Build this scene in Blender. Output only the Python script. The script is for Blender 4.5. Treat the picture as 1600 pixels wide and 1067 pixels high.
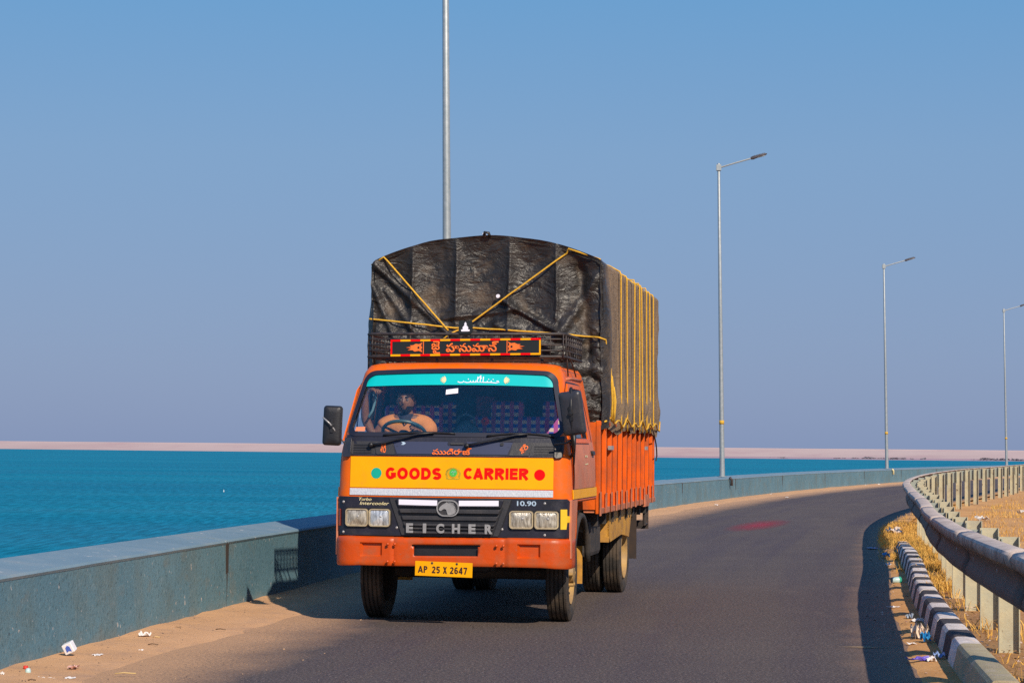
import bpy, bmesh, math, random
import numpy as np
from mathutils import Vector, Matrix, noise
R = math.radians
sc = bpy.context.scene
for o in list(bpy.data.objects): bpy.data.objects.remove(o)
C = sc.collection
random.seed(7); rng = np.random.default_rng(7)

# ------------------------------------------------------------------ camera
FPX = 3240.0; EYE = 1.55
cam = bpy.data.cameras.new('camera'); cam.sensor_width = 36; cam.lens = FPX/1600*36
cam.clip_start = .1; cam.clip_end = 90000
co = bpy.data.objects.new('camera', cam); C.objects.link(co)
co.matrix_world = Matrix.Translation((0, 0, EYE)) @ Matrix.Rotation(R(90+2.906), 4, 'X') @ Matrix.Rotation(R(.544), 4, 'Z')
sc.camera = co

# ------------------------------------------------------------------ light
SUN_EL, SUN_PHI = 35.7, 67.3      # elevation; angle from +X (right) towards the camera side (-Y)
sdir = Vector((math.cos(R(SUN_EL))*math.cos(R(SUN_PHI)), -math.cos(R(SUN_EL))*math.sin(R(SUN_PHI)), math.sin(R(SUN_EL))))
w = bpy.data.worlds.new('World'); sc.world = w; w.use_nodes = True
nt = w.node_tree; nt.nodes.clear()
def N(nt, t, **k):
    n = nt.nodes.new(t)
    for a, b in k.items(): setattr(n, a, b)
    return n
L = lambda nt, a, b: nt.links.new(a, b)
sky = N(nt, 'ShaderNodeTexSky', sky_type='NISHITA'); sky.sun_disc = False
sky.sun_elevation = R(SUN_EL); sky.sun_rotation = math.atan2(sdir.x, sdir.y)
sky.air_density = 1.2; sky.dust_density = 1.0; sky.ozone_density = 3.0
tc = N(nt, 'ShaderNodeTexCoord'); sx = N(nt, 'ShaderNodeSeparateXYZ'); L(nt, tc.outputs['Generated'], sx.inputs[0])
rmp = N(nt, 'ShaderNodeValToRGB'); L(nt, sx.outputs[2], rmp.inputs[0])
e = rmp.color_ramp.elements
stops = [(0.0, (.226, .304, .512)), (.07, (.213, .322, .545)), (.14, (.195, .347, .585)), (.25, (.106, .335, .64)), (.45, (.05, .23, .58)), (1, (.03, .15, .46))]
while len(e) < len(stops): e.new(.5)
for i, (p, c_) in enumerate(stops): e[i].position = p; e[i].color = (*c_, 1)
sc10 = N(nt, 'ShaderNodeVectorMath', operation='SCALE'); sc10.inputs['Scale'].default_value = 10.0
L(nt, rmp.outputs[0], sc10.inputs[0])
mx = N(nt, 'ShaderNodeMix', data_type='RGBA'); mx.inputs[0].default_value = .88
L(nt, sky.outputs[0], mx.inputs[6]); L(nt, sc10.outputs[0], mx.inputs[7])
bg = N(nt, 'ShaderNodeBackground'); bg.inputs[1].default_value = .1; L(nt, mx.outputs[2], bg.inputs[0])
wo = N(nt, 'ShaderNodeOutputWorld'); L(nt, bg.outputs[0], wo.inputs[0])
sl = bpy.data.lights.new('sun', 'SUN'); sl.energy = 5.0; sl.angle = R(.5); sl.color = (1, .87, .70)
so = bpy.data.objects.new('sun', sl); C.objects.link(so); so.location = sdir*50
so.rotation_euler = (-sdir).to_track_quat('-Z', 'Y').to_euler()
sc.view_settings.view_transform = 'Standard'; sc.view_settings.look = 'None'
sc.view_settings.exposure = 0; sc.view_settings.gamma = 1; sc.view_settings.use_curve_mapping = False
sc.render.engine = 'CYCLES'
sc.cycles.use_denoising = False; sc.cycles.max_bounces = 8; sc.cycles.transparent_max_bounces = 12

# ------------------------------------------------------------------ helpers
def tag(o, label=None, cat=None, group=None, kind=None):
    if label: o['label'] = label
    if cat: o['category'] = cat
    if group: o['group'] = group
    if kind: o['kind'] = kind
    return o
def link(name, me, mat=None, parent=None):
    o = bpy.data.objects.new(name, me); C.objects.link(o)
    if mat is not None:
        for m in (mat if isinstance(mat, (list, tuple)) else [mat]): me.materials.append(m)
    if parent is not None: o.parent = parent
    return o
def empty(name, loc=(0, 0, 0), rz=0):
    o = bpy.data.objects.new(name, None); C.objects.link(o); o.location = loc; o.rotation_euler = (0, 0, rz); o.empty_display_size = .2
    return o
def dup(o, parent=None):
    c = o.copy(); C.objects.link(c)
    if parent is not None: c.parent = parent
    for ch in list(o.children): dup(ch, c)
    return c
class MB:
    def __init__(s): s.v = []; s.f = []; s.m = []
    def add(s, vs, fs, mi=0):
        b = len(s.v); s.v += [tuple(p) for p in vs]; s.f += [tuple(b+i for i in q) for q in fs]; s.m += [mi]*len(fs); return s
    def box(s, x0, x1, y0, y1, z0, z1, mi=0):
        return s.add([(x0,y0,z0),(x1,y0,z0),(x1,y1,z0),(x0,y1,z0),(x0,y0,z1),(x1,y0,z1),(x1,y1,z1),(x0,y1,z1)],
              [(0,3,2,1),(4,5,6,7),(0,1,5,4),(1,2,6,5),(2,3,7,6),(3,0,4,7)], mi)
    def obox(s, c, ax, ay, az, mi=0):   # oriented box: centre and three half vectors
        c, ax, ay, az = map(Vector, (c, ax, ay, az)); vs = []
        for k in (-1, 1):
            for (i, j) in ((-1,-1),(1,-1),(1,1),(-1,1)): vs.append(c+ax*i+ay*j+az*k)
        return s.add(vs, [(0,3,2,1),(4,5,6,7),(0,1,5,4),(1,2,6,5),(2,3,7,6),(3,0,4,7)], mi)
    def tube(s, pts, r, n=8, caps=True, mi=0, r1=None, flat=1.0):
        pts = [Vector(p) for p in pts]; b = len(s.v); m = len(pts); up = None
        for i, p in enumerate(pts):
            t = (pts[min(i+1, m-1)]-pts[max(i-1, 0)]).normalized()
            if up is None: up = t.orthogonal().normalized()
            up = (up - t*up.dot(t)).normalized(); si = t.cross(up)
            rr = r if r1 is None else r+(r1-r)*i/(m-1)
            for k in range(n):
                a = 2*math.pi*k/n; q = p+up*math.cos(a)*rr+si*math.sin(a)*rr*flat; s.v.append(tuple(q))
        for i in range(m-1):
            for k in range(n):
                k2 = (k+1) % n; s.f.append((b+i*n+k, b+i*n+k2, b+(i+1)*n+k2, b+(i+1)*n+k)); s.m.append(mi)
        if caps:
            s.f.append(tuple(b+k for k in range(n-1, -1, -1))); s.f.append(tuple(b+(m-1)*n+k for k in range(n))); s.m += [mi, mi]
        return s
    def lathe(s, prof, c, axis='x', n=32, mi=0):   # prof: (axial, radius)
        b = len(s.v); m = len(prof)
        for (a_, r_) in prof:
            for k in range(n):
                t = 2*math.pi*k/n; p, q = r_*math.cos(t), r_*math.sin(t)
                s.v.append((c[0]+a_, c[1]+p, c[2]+q) if axis == 'x' else (c[0]+p, c[1]+a_, c[2]+q) if axis == 'y' else (c[0]+p, c[1]+q, c[2]+a_))
        for i in range(m-1):
            for k in range(n):
                k2 = (k+1) % n; s.f.append((b+i*n+k, b+i*n+k2, b+(i+1)*n+k2, b+(i+1)*n+k)); s.m.append(mi)
        return s
    def grid(s, P, mi=0):   # P: rows of points
        b = len(s.v); nr, nc = len(P), len(P[0])
        for r_ in P: s.v += [tuple(p) for p in r_]
        for i in range(nr-1):
            for j in range(nc-1): s.f.append((b+i*nc+j, b+i*nc+j+1, b+(i+1)*nc+j+1, b+(i+1)*nc+j)); s.m.append(mi)
        return s
    def prism(s, poly, fn0, fn1, mi=0):   # poly of 2-D points, fn maps a point to 3-D for the front / the back
        n = len(poly); a = [fn0(*p) for p in poly]; c_ = [fn1(*p) for p in poly]
        return s.add(a+c_, [tuple(range(n)), tuple(range(2*n-1, n-1, -1))]+[(i, n+i, n+(i+1) % n, (i+1) % n) for i in range(n)], mi)
    def build(s, name, mat=None, parent=None, smooth=False, bevel=0, seg=2, recalc=True, ang=None):
        me = bpy.data.meshes.new(name); me.from_pydata(s.v, [], s.f)
        if any(s.m): me.polygons.foreach_set('material_index', s.m)
        if recalc:
            bm = bmesh.new(); bm.from_mesh(me); bmesh.ops.recalc_face_normals(bm, faces=bm.faces); bm.to_mesh(me); bm.free()
        if smooth:
            me.polygons.foreach_set('use_smooth', [True]*len(me.polygons))
            if ang: me.set_sharp_from_angle(angle=R(ang))
        o = link(name, me, mat, parent)
        if bevel:
            b = o.modifiers.new('bevel', 'BEVEL'); b.width = bevel; b.segments = seg; b.limit_method = 'ANGLE'; b.angle_limit = R(35)
        return o
def freeze(o):   # apply the modifiers
    dg = bpy.context.evaluated_depsgraph_get(); dg.update()
    me = bpy.data.meshes.new_from_object(o.evaluated_get(dg)); mats = list(o.data.materials)
    o.modifiers.clear(); o.data = me
    if not me.materials:
        for m in mats: me.materials.append(m)
    return o

# ------------------------------------------------------------------ materials
def mat(name, c1, c2=None, scale=6, rough=.6, metal=0, bump=0, bscale=40, spec=.5, dirt_or_sheen=None, dscale=3, damt=.5, detail=6, coat=0, coord='Object', stretch=None, rvar=0, speck=None, spscale=60, spamt=.7, trans=0):
    m = bpy.data.materials.new(name); m.use_nodes = True; nt = m.node_tree; P = nt.nodes['Principled BSDF']
    P.inputs['Roughness'].default_value = rough; P.inputs['Metallic'].default_value = metal
    P.inputs['Specular IOR Level'].default_value = spec; P.inputs['Coat Weight'].default_value = coat; P.inputs['Coat Roughness'].default_value = .15
    tc = N(nt, 'ShaderNodeTexCoord'); src = tc.outputs[coord]
    if stretch:
        mp = N(nt, 'ShaderNodeMapping'); mp.inputs['Scale'].default_value = stretch; L(nt, src, mp.inputs[0]); src = mp.outputs[0]
    col = None
    def nz(sc_, det=detail, r_=.6):
        n = N(nt, 'ShaderNodeTexNoise'); n.inputs['Scale'].default_value = sc_; n.inputs['Detail'].default_value = det; n.inputs['Roughness'].default_value = r_
        L(nt, src, n.inputs['Vector']); return n.outputs[0]
    def mixc(fac, a, b):
        q = N(nt, 'ShaderNodeMix', data_type='RGBA'); L(nt, fac, q.inputs[0])
        for i, x in ((6, a), (7, b)):
            if isinstance(x, tuple): q.inputs[i].default_value = (*x, 1)
            else: L(nt, x, q.inputs[i])
        return q.outputs[2]
    def rampf(f, a, b, v0=0, v1=1):
        q = N(nt, 'ShaderNodeMapRange'); L(nt, f, q.inputs[0]); q.inputs[1].default_value = a; q.inputs[2].default_value = b; q.inputs[3].default_value = v0; q.inputs[4].default_value = v1
        return q.outputs[0]
    col = tuple(c1)
    if c2: col = mixc(rampf(nz(scale), .35, .65), tuple(c1), tuple(c2))
    if dirt_or_sheen: 
        col = mixc(rampf(nz(dscale, 10, .7), .62-.3*damt, .75, 0, min(1, damt+.3)), col, tuple(dirt_or_sheen))
    if speck: col = mixc(rampf(nz(spscale, 3, .5), spamt, spamt+.05), col, tuple(speck))
    if isinstance(col, tuple): P.inputs['Base Color'].default_value = (*col, 1)
    else: L(nt, col, P.inputs['Base Color'])
    if rvar: L(nt, rampf(nz(scale*2), .3, .7, rough-rvar, rough+rvar), P.inputs['Roughness'])
    if bump:
        b = N(nt, 'ShaderNodeBump'); b.inputs['Strength'].default_value = min(1, bump); b.inputs['Distance'].default_value = .01*max(1, bump)
        L(nt, nz(bscale, 8, .65), b.inputs['Height']); L(nt, b.outputs[0], P.inputs['Normal'])
    return m
M = {}
M['orange'] = mat('orange_paint', (.82, .135, .002), (.74, .115, .002), 4, .38, spec=.3, bump=.15, bscale=25, dirt_or_sheen=(.42, .16, .06), dscale=4, damt=.42, speck=(.30, .12, .05), spscale=30, spamt=.71)
M['faded'] = mat('faded_orange_paint', (.62, .20, .10), (.52, .15, .07), 5, .55, dirt_or_sheen=(.40, .20, .13), dscale=4, damt=.5)
M['bumper'] = mat('bumper_orange_paint', (.60, .072, .003), (.50, .06, .004), 3, .36, spec=.4, bump=.5, bscale=9, dirt_or_sheen=(.30, .11, .05), dscale=5, damt=.5, speck=(.22, .12, .08), spscale=38, spamt=.70)
M['board'] = mat('weathered_orange_paint', (.72, .115, .006), (.60, .09, .006), 7, .6, spec=.25, bump=.4, bscale=30, dirt_or_sheen=(.28, .09, .04), dscale=7, damt=.5, stretch=(1, 1, .5))
M['boarddark'] = mat('rusty_orange_paint', (.66, .22, .11), (.52, .15, .06), 9, .7, bump=.5, bscale=30, dirt_or_sheen=(.22, .09, .05), dscale=8, damt=.7)
M['yellow'] = mat('yellow_paint', (.90, .405, .0), (.86, .37, .0), 3, .42, spec=.22, bump=.08, bscale=12, dirt_or_sheen=(.70, .30, .02), dscale=4, damt=.3, speck=(.45, .22, .04), spscale=34, spamt=.72)
M['yellow2'] = mat('yellow_tape', (.80, .50, .02), (.74, .42, .02), 8, .55)
M['navy'] = mat('dark_trim_paint', (.018, .018, .034), (.012, .012, .02), 5, .42, bump=.2, bscale=40, dirt_or_sheen=(.06, .055, .06), dscale=6, damt=.3)
M['grey_plastic'] = mat('grey_plastic', (.035, .034, .04), (.024, .024, .03), 6, .55, bump=.3, bscale=60, dirt_or_sheen=(.09, .08, .075), dscale=5, damt=.4)
M['blackplastic'] = mat('black_plastic', (.010, .010, .014), (.016, .016, .02), 9, .45, bump=.2, bscale=60)
M['mirrorback'] = mat('mirror_shell', (.035, .034, .045), (.028, .028, .034), 9, .38, bump=.15, bscale=60, dirt_or_sheen=(.09, .08, .08), dscale=8, damt=.35)
M['rubber'] = mat('rubber_seal', (.012, .013, .028), None, 5, .5)
M['tyre'] = mat('tyre_rubber', (.020, .018, .017), (.045, .036, .030), 8, .85, bump=.5, bscale=60, dirt_or_sheen=(.15, .10, .06), dscale=5, damt=.6)
M['rim'] = mat('ochre_rim', (.42, .25, .07), (.34, .21, .09), 8, .6, bump=.3, bscale=30, dirt_or_sheen=(.14, .09, .06), dscale=9, damt=.55)
M['ochre'] = mat('ochre_paint', (.62, .30, .035), (.5, .24, .04), 5, .6, bump=.3, bscale=25, dirt_or_sheen=(.2, .11, .05), dscale=5, damt=.5)
M['chassis'] = mat('chassis_metal', (.03, .026, .024), (.05, .04, .035), 8, .8, bump=.4, bscale=40, dirt_or_sheen=(.11, .08, .055), dscale=6, damt=.4)
M['darkflap'] = mat('dark_flap', (.05, .03, .02), (.03, .02, .018), 8, .8)
M['silver'] = mat('reflective_tape', (.62, .64, .70), (.50, .53, .60), 60, .4, bump=.6, bscale=80, stretch=(1.4, 1, .6))
M['white'] = mat('white_sticker', (.82, .80, .92), None, 5, .5)
M['chrome'] = mat('dull_chrome', (.42, .41, .41), (.34, .33, .33), 30, .38, metal=.35)
M['red'] = mat('red_paint', (.80, .004, .002), (.72, .004, .002), 9, .5, spec=.15)
M['red2'] = mat('red_print', (.85, .0, .002), None, 5, .5, spec=.15)
M['green'] = mat('green_paint', (.0, .40, .30), (.0, .34, .25), 9, .5)
M['green2'] = mat('green_print', (.03, .42, .08), (.1, .5, .05), 60, .5)
M['olive'] = mat('olive_print', (.38, .33, .02), None, 60, .6)
M['orangeprint'] = mat('orange_print', (.95, .19, .025), (.85, .15, .02), 9, .5)
M['teal'] = mat('teal_film', (.0, .52, .52), (.0, .47, .48), 3, .35, coat=.3)
M['bluewhite'] = mat('pale_blue_print', (.40, .52, .66), None, 5, .5)
M['cream'] = mat('cream_print', (.78, .68, .42), (.7, .6, .3), 60, .5)
M['lampglass'] = mat('headlamp_lens', (.66, .60, .50), (.20, .17, .13), 26, .26, metal=.25, bump=.35, bscale=60, spec=.8, coat=.5, stretch=(2.2, 1, .5), dirt_or_sheen=(.50, .40, .28), dscale=9, damt=.3)
M['lampglass2'] = mat('clear_headlamp_lens', (.85, .87, .90), (.22, .23, .25), 26, .22, metal=.35, bump=.4, bscale=50, spec=.8, coat=.6, stretch=(2.2, 1, .5))
M['lampring'] = mat('headlamp_ring', (.55, .44, .26), (.4, .32, .22), 20, .5, metal=.2)
M['indicator'] = mat('amber_lens', (.42, .055, .012), None, 5, .25)
M['tarp'] = None
M['rope'] = mat('yellow_rope', (.80, .46, .03), (.62, .33, .03), 40, .8, bump=.6, bscale=120)
M['rackmetal'] = mat('black_rack_metal', (.02, .018, .02), (.05, .035, .03), 20, .6, dirt_or_sheen=(.12, .07, .05), dscale=9, damt=.4)
M['bannerblack'] = mat('black_board', (.010, .012, .012), None, 5, .45)
M['skin'] = mat('skin', (.24, .10, .052), (.20, .08, .042), 14, .5)
M['hair'] = mat('black_hair', (.008, .007, .008), None, 5, .6)
M['shirt'] = mat('tan_orange_shirt', (.76, .27, .075), (.66, .22, .06), 10, .85, bump=.5, bscale=30)
M['collar'] = mat('dark_collar', (.02, .02, .04), None, 5, .8)
M['interior'] = mat('cab_lining', (.10, .11, .14), (.07, .075, .10), 6, .8)
M['dash'] = mat('dashboard', (.10, .13, .17), (.07, .09, .12), 9, .6)
M['curtain'] = mat('maroon_curtain', (.16, .035, .07), (.10, .03, .06), 9, .9, bump=.5, bscale=12)
M['picture'] = mat('flowered_cloth', (.50, .10, .16), (.20, .06, .16), 40, .8, speck=(.6, .35, .3), spscale=60, spamt=.6)
M['bluebag'] = mat('blue_grey_bag', (.12, .22, .26), (.09, .18, .22), 20, .7, bump=.5, bscale=20)
M['galv'] = mat('galvanised_pole', (.36, .39, .41), (.28, .32, .34), 12, .5, metal=.35, bump=.1, bscale=30)
M['lamphead'] = mat('lamp_housing', (.07, .055, .06), (.05, .045, .05), 9, .5)
M['rail'] = mat('galvanised_rail', (.66, .54, .46), (.52, .42, .36), 5, .65, spec=.15, metal=.0, bump=.35, bscale=18, dirt_or_sheen=(.24, .17, .13), dscale=4, damt=.5)
M['post'] = mat('galvanised_post', (.50, .45, .31), (.42, .40, .30), 6, .7, metal=.1, bump=.4, bscale=25, dirt_or_sheen=(.30, .21, .12), dscale=4, damt=.4, speck=(.12, .07, .04), spscale=9, spamt=.68)
M['postgreen'] = mat('pale_green_zinc', (.34, .38, .34), (.30, .33, .30), 8, .6, metal=.15, bump=.2, bscale=25, dirt_or_sheen=(.25, .2, .13), dscale=5, damt=.3)
M['kerbwhite'] = mat('white_kerb_paint', (.74, .66, .62), (.62, .55, .52), 14, .8, bump=.7, bscale=30, dirt_or_sheen=(.33, .24, .18), dscale=12, damt=.45, speck=(.08, .06, .06), spscale=25, spamt=.66)
M['kerbblack'] = mat('black_kerb_paint', (.03, .026, .032), (.05, .04, .042), 14, .8, bump=.7, bscale=30, dirt_or_sheen=(.22, .16, .13), dscale=12, damt=.35)
M['kerbraw'] = mat('bare_kerb_concrete', (.40, .34, .20), (.34, .28, .18), 6, .85, bump=.8, bscale=30, dirt_or_sheen=(.5, .42, .38), dscale=5, damt=.4)
M['scrub'] = mat('shore_scrub', (.10, .12, .16), (.16, .13, .15), 3, .9)
M['dam'] = None
def rail_shade_grime():  # deep shade of the road face put into the colour, broken up with grime
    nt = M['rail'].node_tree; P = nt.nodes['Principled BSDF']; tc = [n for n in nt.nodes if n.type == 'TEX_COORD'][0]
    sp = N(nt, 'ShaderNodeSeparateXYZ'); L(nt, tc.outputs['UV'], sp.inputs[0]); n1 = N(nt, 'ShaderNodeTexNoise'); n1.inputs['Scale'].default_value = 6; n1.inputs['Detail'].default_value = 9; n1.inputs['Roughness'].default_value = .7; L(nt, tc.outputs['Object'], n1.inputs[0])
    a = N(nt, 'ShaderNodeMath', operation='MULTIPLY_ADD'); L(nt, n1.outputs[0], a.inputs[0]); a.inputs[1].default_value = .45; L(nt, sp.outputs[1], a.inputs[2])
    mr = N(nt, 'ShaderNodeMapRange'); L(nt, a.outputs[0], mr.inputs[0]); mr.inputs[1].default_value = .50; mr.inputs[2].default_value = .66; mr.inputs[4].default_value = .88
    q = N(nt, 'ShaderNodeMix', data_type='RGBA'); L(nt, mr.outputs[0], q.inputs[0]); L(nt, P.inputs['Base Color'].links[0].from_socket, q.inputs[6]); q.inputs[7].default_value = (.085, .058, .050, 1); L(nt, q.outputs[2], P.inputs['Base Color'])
rail_shade_grime()
def simple(name, c, rough=.6, **k): return mat(name, c, None, 5, rough, **k)

# tarpaulin: dark plastic that has gone brown with dust on its sun side
def make_tarp():
    m = mat('tarpaulin_plastic', (.036, .030, .027), (.012, .012, .013), 2.4, .40, bump=0, spec=.55)
    nt = m.node_tree; P = nt.nodes['Principled BSDF']; tc = [n for n in nt.nodes if n.type == 'TEX_COORD'][0]
    sp = N(nt, 'ShaderNodeSeparateXYZ'); L(nt, tc.outputs['Object'], sp.inputs[0])
    dn = N(nt, 'ShaderNodeTexNoise'); dn.inputs['Scale'].default_value = 2.6; dn.inputs['Detail'].default_value = 12; dn.inputs['Roughness'].default_value = .72; L(nt, tc.outputs['Object'], dn.inputs[0])
    # dust lies thick on the outward side boards (object u and v), thin on the front
    a = N(nt, 'ShaderNodeMapRange'); L(nt, sp.outputs[1], a.inputs[0]); a.inputs[1].default_value = 2.0; a.inputs[2].default_value = 2.35; a.inputs[3].default_value = .0; a.inputs[4].default_value = .55
    b = N(nt, 'ShaderNodeMath', operation='ADD'); L(nt, a.outputs[0], b.inputs[0]); L(nt, dn.outputs[0], b.inputs[1])
    c_ = N(nt, 'ShaderNodeMapRange'); L(nt, b.outputs[0], c_.inputs[0]); c_.inputs[1].default_value = .60; c_.inputs[2].default_value = 1.05; c_.inputs[3].default_value = 0; c_.inputs[4].default_value = 1.0
    q = N(nt, 'ShaderNodeMix', data_type='RGBA'); L(nt, c_.outputs[0], q.inputs[0])
    old = P.inputs['Base Color'].links[0].from_socket; L(nt, old, q.inputs[6]); q.inputs[7].default_value = (.235, .16, .095, 1)
    L(nt, q.outputs[2], P.inputs['Base Color'])
    rr = N(nt, 'ShaderNodeMapRange'); L(nt, c_.outputs[0], rr.inputs[0]); rr.inputs[3].default_value = .41; rr.inputs[4].default_value = .8; L(nt, rr.outputs[0], P.inputs['Roughness'])
    w1 = N(nt, 'ShaderNodeTexNoise'); w1.inputs['Scale'].default_value = 5; w1.inputs['Detail'].default_value = 4; w1.inputs['Roughness'].default_value = .6; w1.inputs['Distortion'].default_value = 1.6
    mp = N(nt, 'ShaderNodeMapping'); mp.inputs['Scale'].default_value = (1, 1, 2.2); mp.inputs['Rotation'].default_value = (0, R(20), 0); L(nt, tc.outputs['Object'], mp.inputs[0]); L(nt, mp.outputs[0], w1.inputs[0])
    rd = N(nt, 'ShaderNodeMath', operation='SUBTRACT'); L(nt, w1.outputs[0], rd.inputs[0]); rd.inputs[1].default_value = .5
    ab = N(nt, 'ShaderNodeMath', operation='ABSOLUTE'); L(nt, rd.outputs[0], ab.inputs[0])
    w2 = N(nt, 'ShaderNodeTexNoise'); w2.inputs['Scale'].default_value = 45; w2.inputs['Detail'].default_value = 5; L(nt, tc.outputs['Object'], w2.inputs[0])
    s2 = N(nt, 'ShaderNodeMath', operation='MULTIPLY_ADD'); L(nt, w2.outputs[0], s2.inputs[0]); s2.inputs[1].default_value = .10; L(nt, ab.outputs[0], s2.inputs[2])
    bp = N(nt, 'ShaderNodeBump'); bp.inputs['Strength'].default_value = .55; bp.inputs['Distance'].default_value = .06; L(nt, s2.outputs[0], bp.inputs['Height']); L(nt, bp.outputs[0], P.inputs['Normal'])
    return m
M['tarp'] = make_tarp()

# ------------------------------------------------------------------ the lie of the road
def wallX(D): return -4.9+.086*D+.0015*D*D
_rD = np.array([-12, 0, 6, 11.5, 16.2, 21, 26, 33, 40, 50, 60, 72, 85, 110, 140, 180, 240.])
_rX = np.array([.1, 1.5, 2.2, 2.86, 3.53, 4.29, 5.19, 6.38, 7.66, 10.02, 12.95, 16.8, 20.9, 30.2, 44, 67, 110.])
_m = np.gradient(_rX, _rD)
def vz(D): return float(np.interp(D, [0, 27, 38, 300], [.14, .14, .0, .0]))   # the verge behind the kerb lies higher than the road
def railX(D):
    i = int(np.clip(np.searchsorted(_rD, D)-1, 0, len(_rD)-2)); h = _rD[i+1]-_rD[i]; t = (D-_rD[i])/h
    return float((2*t**3-3*t*t+1)*_rX[i]+(t**3-2*t*t+t)*h*_m[i]+(-2*t**3+3*t*t)*_rX[i+1]+(t**3-t*t)*h*_m[i+1])
def frame(fn, D, off=0, along=0):   # point at offset (positive = right of the line), unit tangent and right vector
    s = (fn(D+.05)-fn(D-.05))/.1; t = Vector((s, 1, 0)).normalized(); r_ = Vector((t.y, -t.x, 0))
    return Vector((fn(D), D, 0))+r_*off+t*along, t, r_
def arc(fn, D0, D1, step):
    out = []; D = D0
    while D < D1:
        out.append(D); s = (fn(D+.05)-fn(D-.05))/.1; D += step/math.sqrt(1+s*s)
    return out
def horizon(x): return 698+(x-800)*.0095
def gp(x, y, z=0):   # a point of the ground seen at a pixel of the photograph, used to place litter
    D = FPX*(EYE-z)/(y-horizon(x)); return Vector(((x-800)/FPX*D, D, z))
def nz3(x, y, z=0): return noise.noise(Vector((x, y, z)))
def fbm(x, y, z=0, o=4): return noise.fractal(Vector((x, y, z)), 1.0, 2.0, o)

# ------------------------------------------------------------------ water, dam, shores
def water():
    m = bpy.data.materials.new('lake_water'); m.use_nodes = True; nt = m.node_tree; P = nt.nodes['Principled BSDF']
    P.inputs['Roughness'].default_value = .22; P.inputs['IOR'].default_value = 1.10; P.inputs['Specular IOR Level'].default_value = .02
    tc = N(nt, 'ShaderNodeTexCoord')
    def nz(scale, st, det=4):
        mp = N(nt, 'ShaderNodeMapping'); mp.inputs['Scale'].default_value = st; L(nt, tc.outputs['Object'], mp.inputs[0])
        n = N(nt, 'ShaderNodeTexNoise'); n.inputs['Scale'].default_value = scale; n.inputs['Detail'].default_value = det; n.inputs['Roughness'].default_value = .6; L(nt, mp.outputs[0], n.inputs[0]); return n.outputs[0]
    big = nz(.012, (.35, 1, 1), 6); mid = nz(1.5, (1.0, .09, 1), 9); fine = nz(3.0, (1, .2, 1), 6)
    r1 = N(nt, 'ShaderNodeMapRange'); L(nt, big, r1.inputs[0]); r1.inputs[1].default_value = .35; r1.inputs[2].default_value = .7
    q = N(nt, 'ShaderNodeMix', data_type='RGBA'); L(nt, r1.outputs[0], q.inputs[0]); q.inputs[6].default_value = (.010, .195, .315, 1); q.inputs[7].default_value = (.014, .235, .355, 1)
    r2 = N(nt, 'ShaderNodeMapRange'); L(nt, mid, r2.inputs[0]); r2.inputs[1].default_value = .40; r2.inputs[2].default_value = .62; r2.inputs[3].default_value = .72; r2.inputs[4].default_value = 1.18
    v = N(nt, 'ShaderNodeVectorMath', operation='SCALE'); L(nt, q.outputs[2], v.inputs[0]); L(nt, r2.outputs[0], v.inputs['Scale'])
    df = N(nt, 'ShaderNodeBsdfDiffuse'); L(nt, v.outputs[0], df.inputs[0]); gl = N(nt, 'ShaderNodeBsdfGlossy'); gl.inputs['Roughness'].default_value = .25
    ad = N(nt, 'ShaderNodeMath', operation='MULTIPLY_ADD'); L(nt, fine, ad.inputs[0]); ad.inputs[1].default_value = .4; L(nt, mid, ad.inputs[2])
    b = N(nt, 'ShaderNodeBump'); b.inputs['Strength'].default_value = .9; b.inputs['Distance'].default_value = .5; L(nt, ad.outputs[0], b.inputs['Height']); L(nt, b.outputs[0], df.inputs['Normal']); L(nt, b.outputs[0], gl.inputs['Normal'])
    fr = N(nt, 'ShaderNodeFresnel'); fr.inputs[0].default_value = 1.33; L(nt, b.outputs[0], fr.inputs['Normal'])
    bands = nz(.02, (.25, 1.6, 1), 5); mb_ = N(nt, 'ShaderNodeMapRange'); L(nt, bands, mb_.inputs[0]); mb_.inputs[1].default_value = .35; mb_.inputs[2].default_value = .7; mb_.inputs[3].default_value = .03; mb_.inputs[4].default_value = .16
    fm = N(nt, 'ShaderNodeMath', operation='MULTIPLY'); L(nt, fr.outputs[0], fm.inputs[0]); L(nt, mb_.outputs[0], fm.inputs[1])
    ms = N(nt, 'ShaderNodeMixShader'); L(nt, fm.outputs[0], ms.inputs[0]); L(nt, df.outputs[0], ms.inputs[1]); L(nt, gl.outputs[0], ms.inputs[2])
    om = [n for n in nt.nodes if n.type == 'OUTPUT_MATERIAL'][0]; L(nt, ms.outputs[0], om.inputs[0])
    return m
WZ = -8.0
mb = MB(); n = 48; mb.add([(60000*math.cos(2*math.pi*k/n), 60000*math.sin(2*math.pi*k/n), WZ) for k in range(n)], [tuple(range(n))])
tag(mb.build('water', water()), kind='structure')
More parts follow.
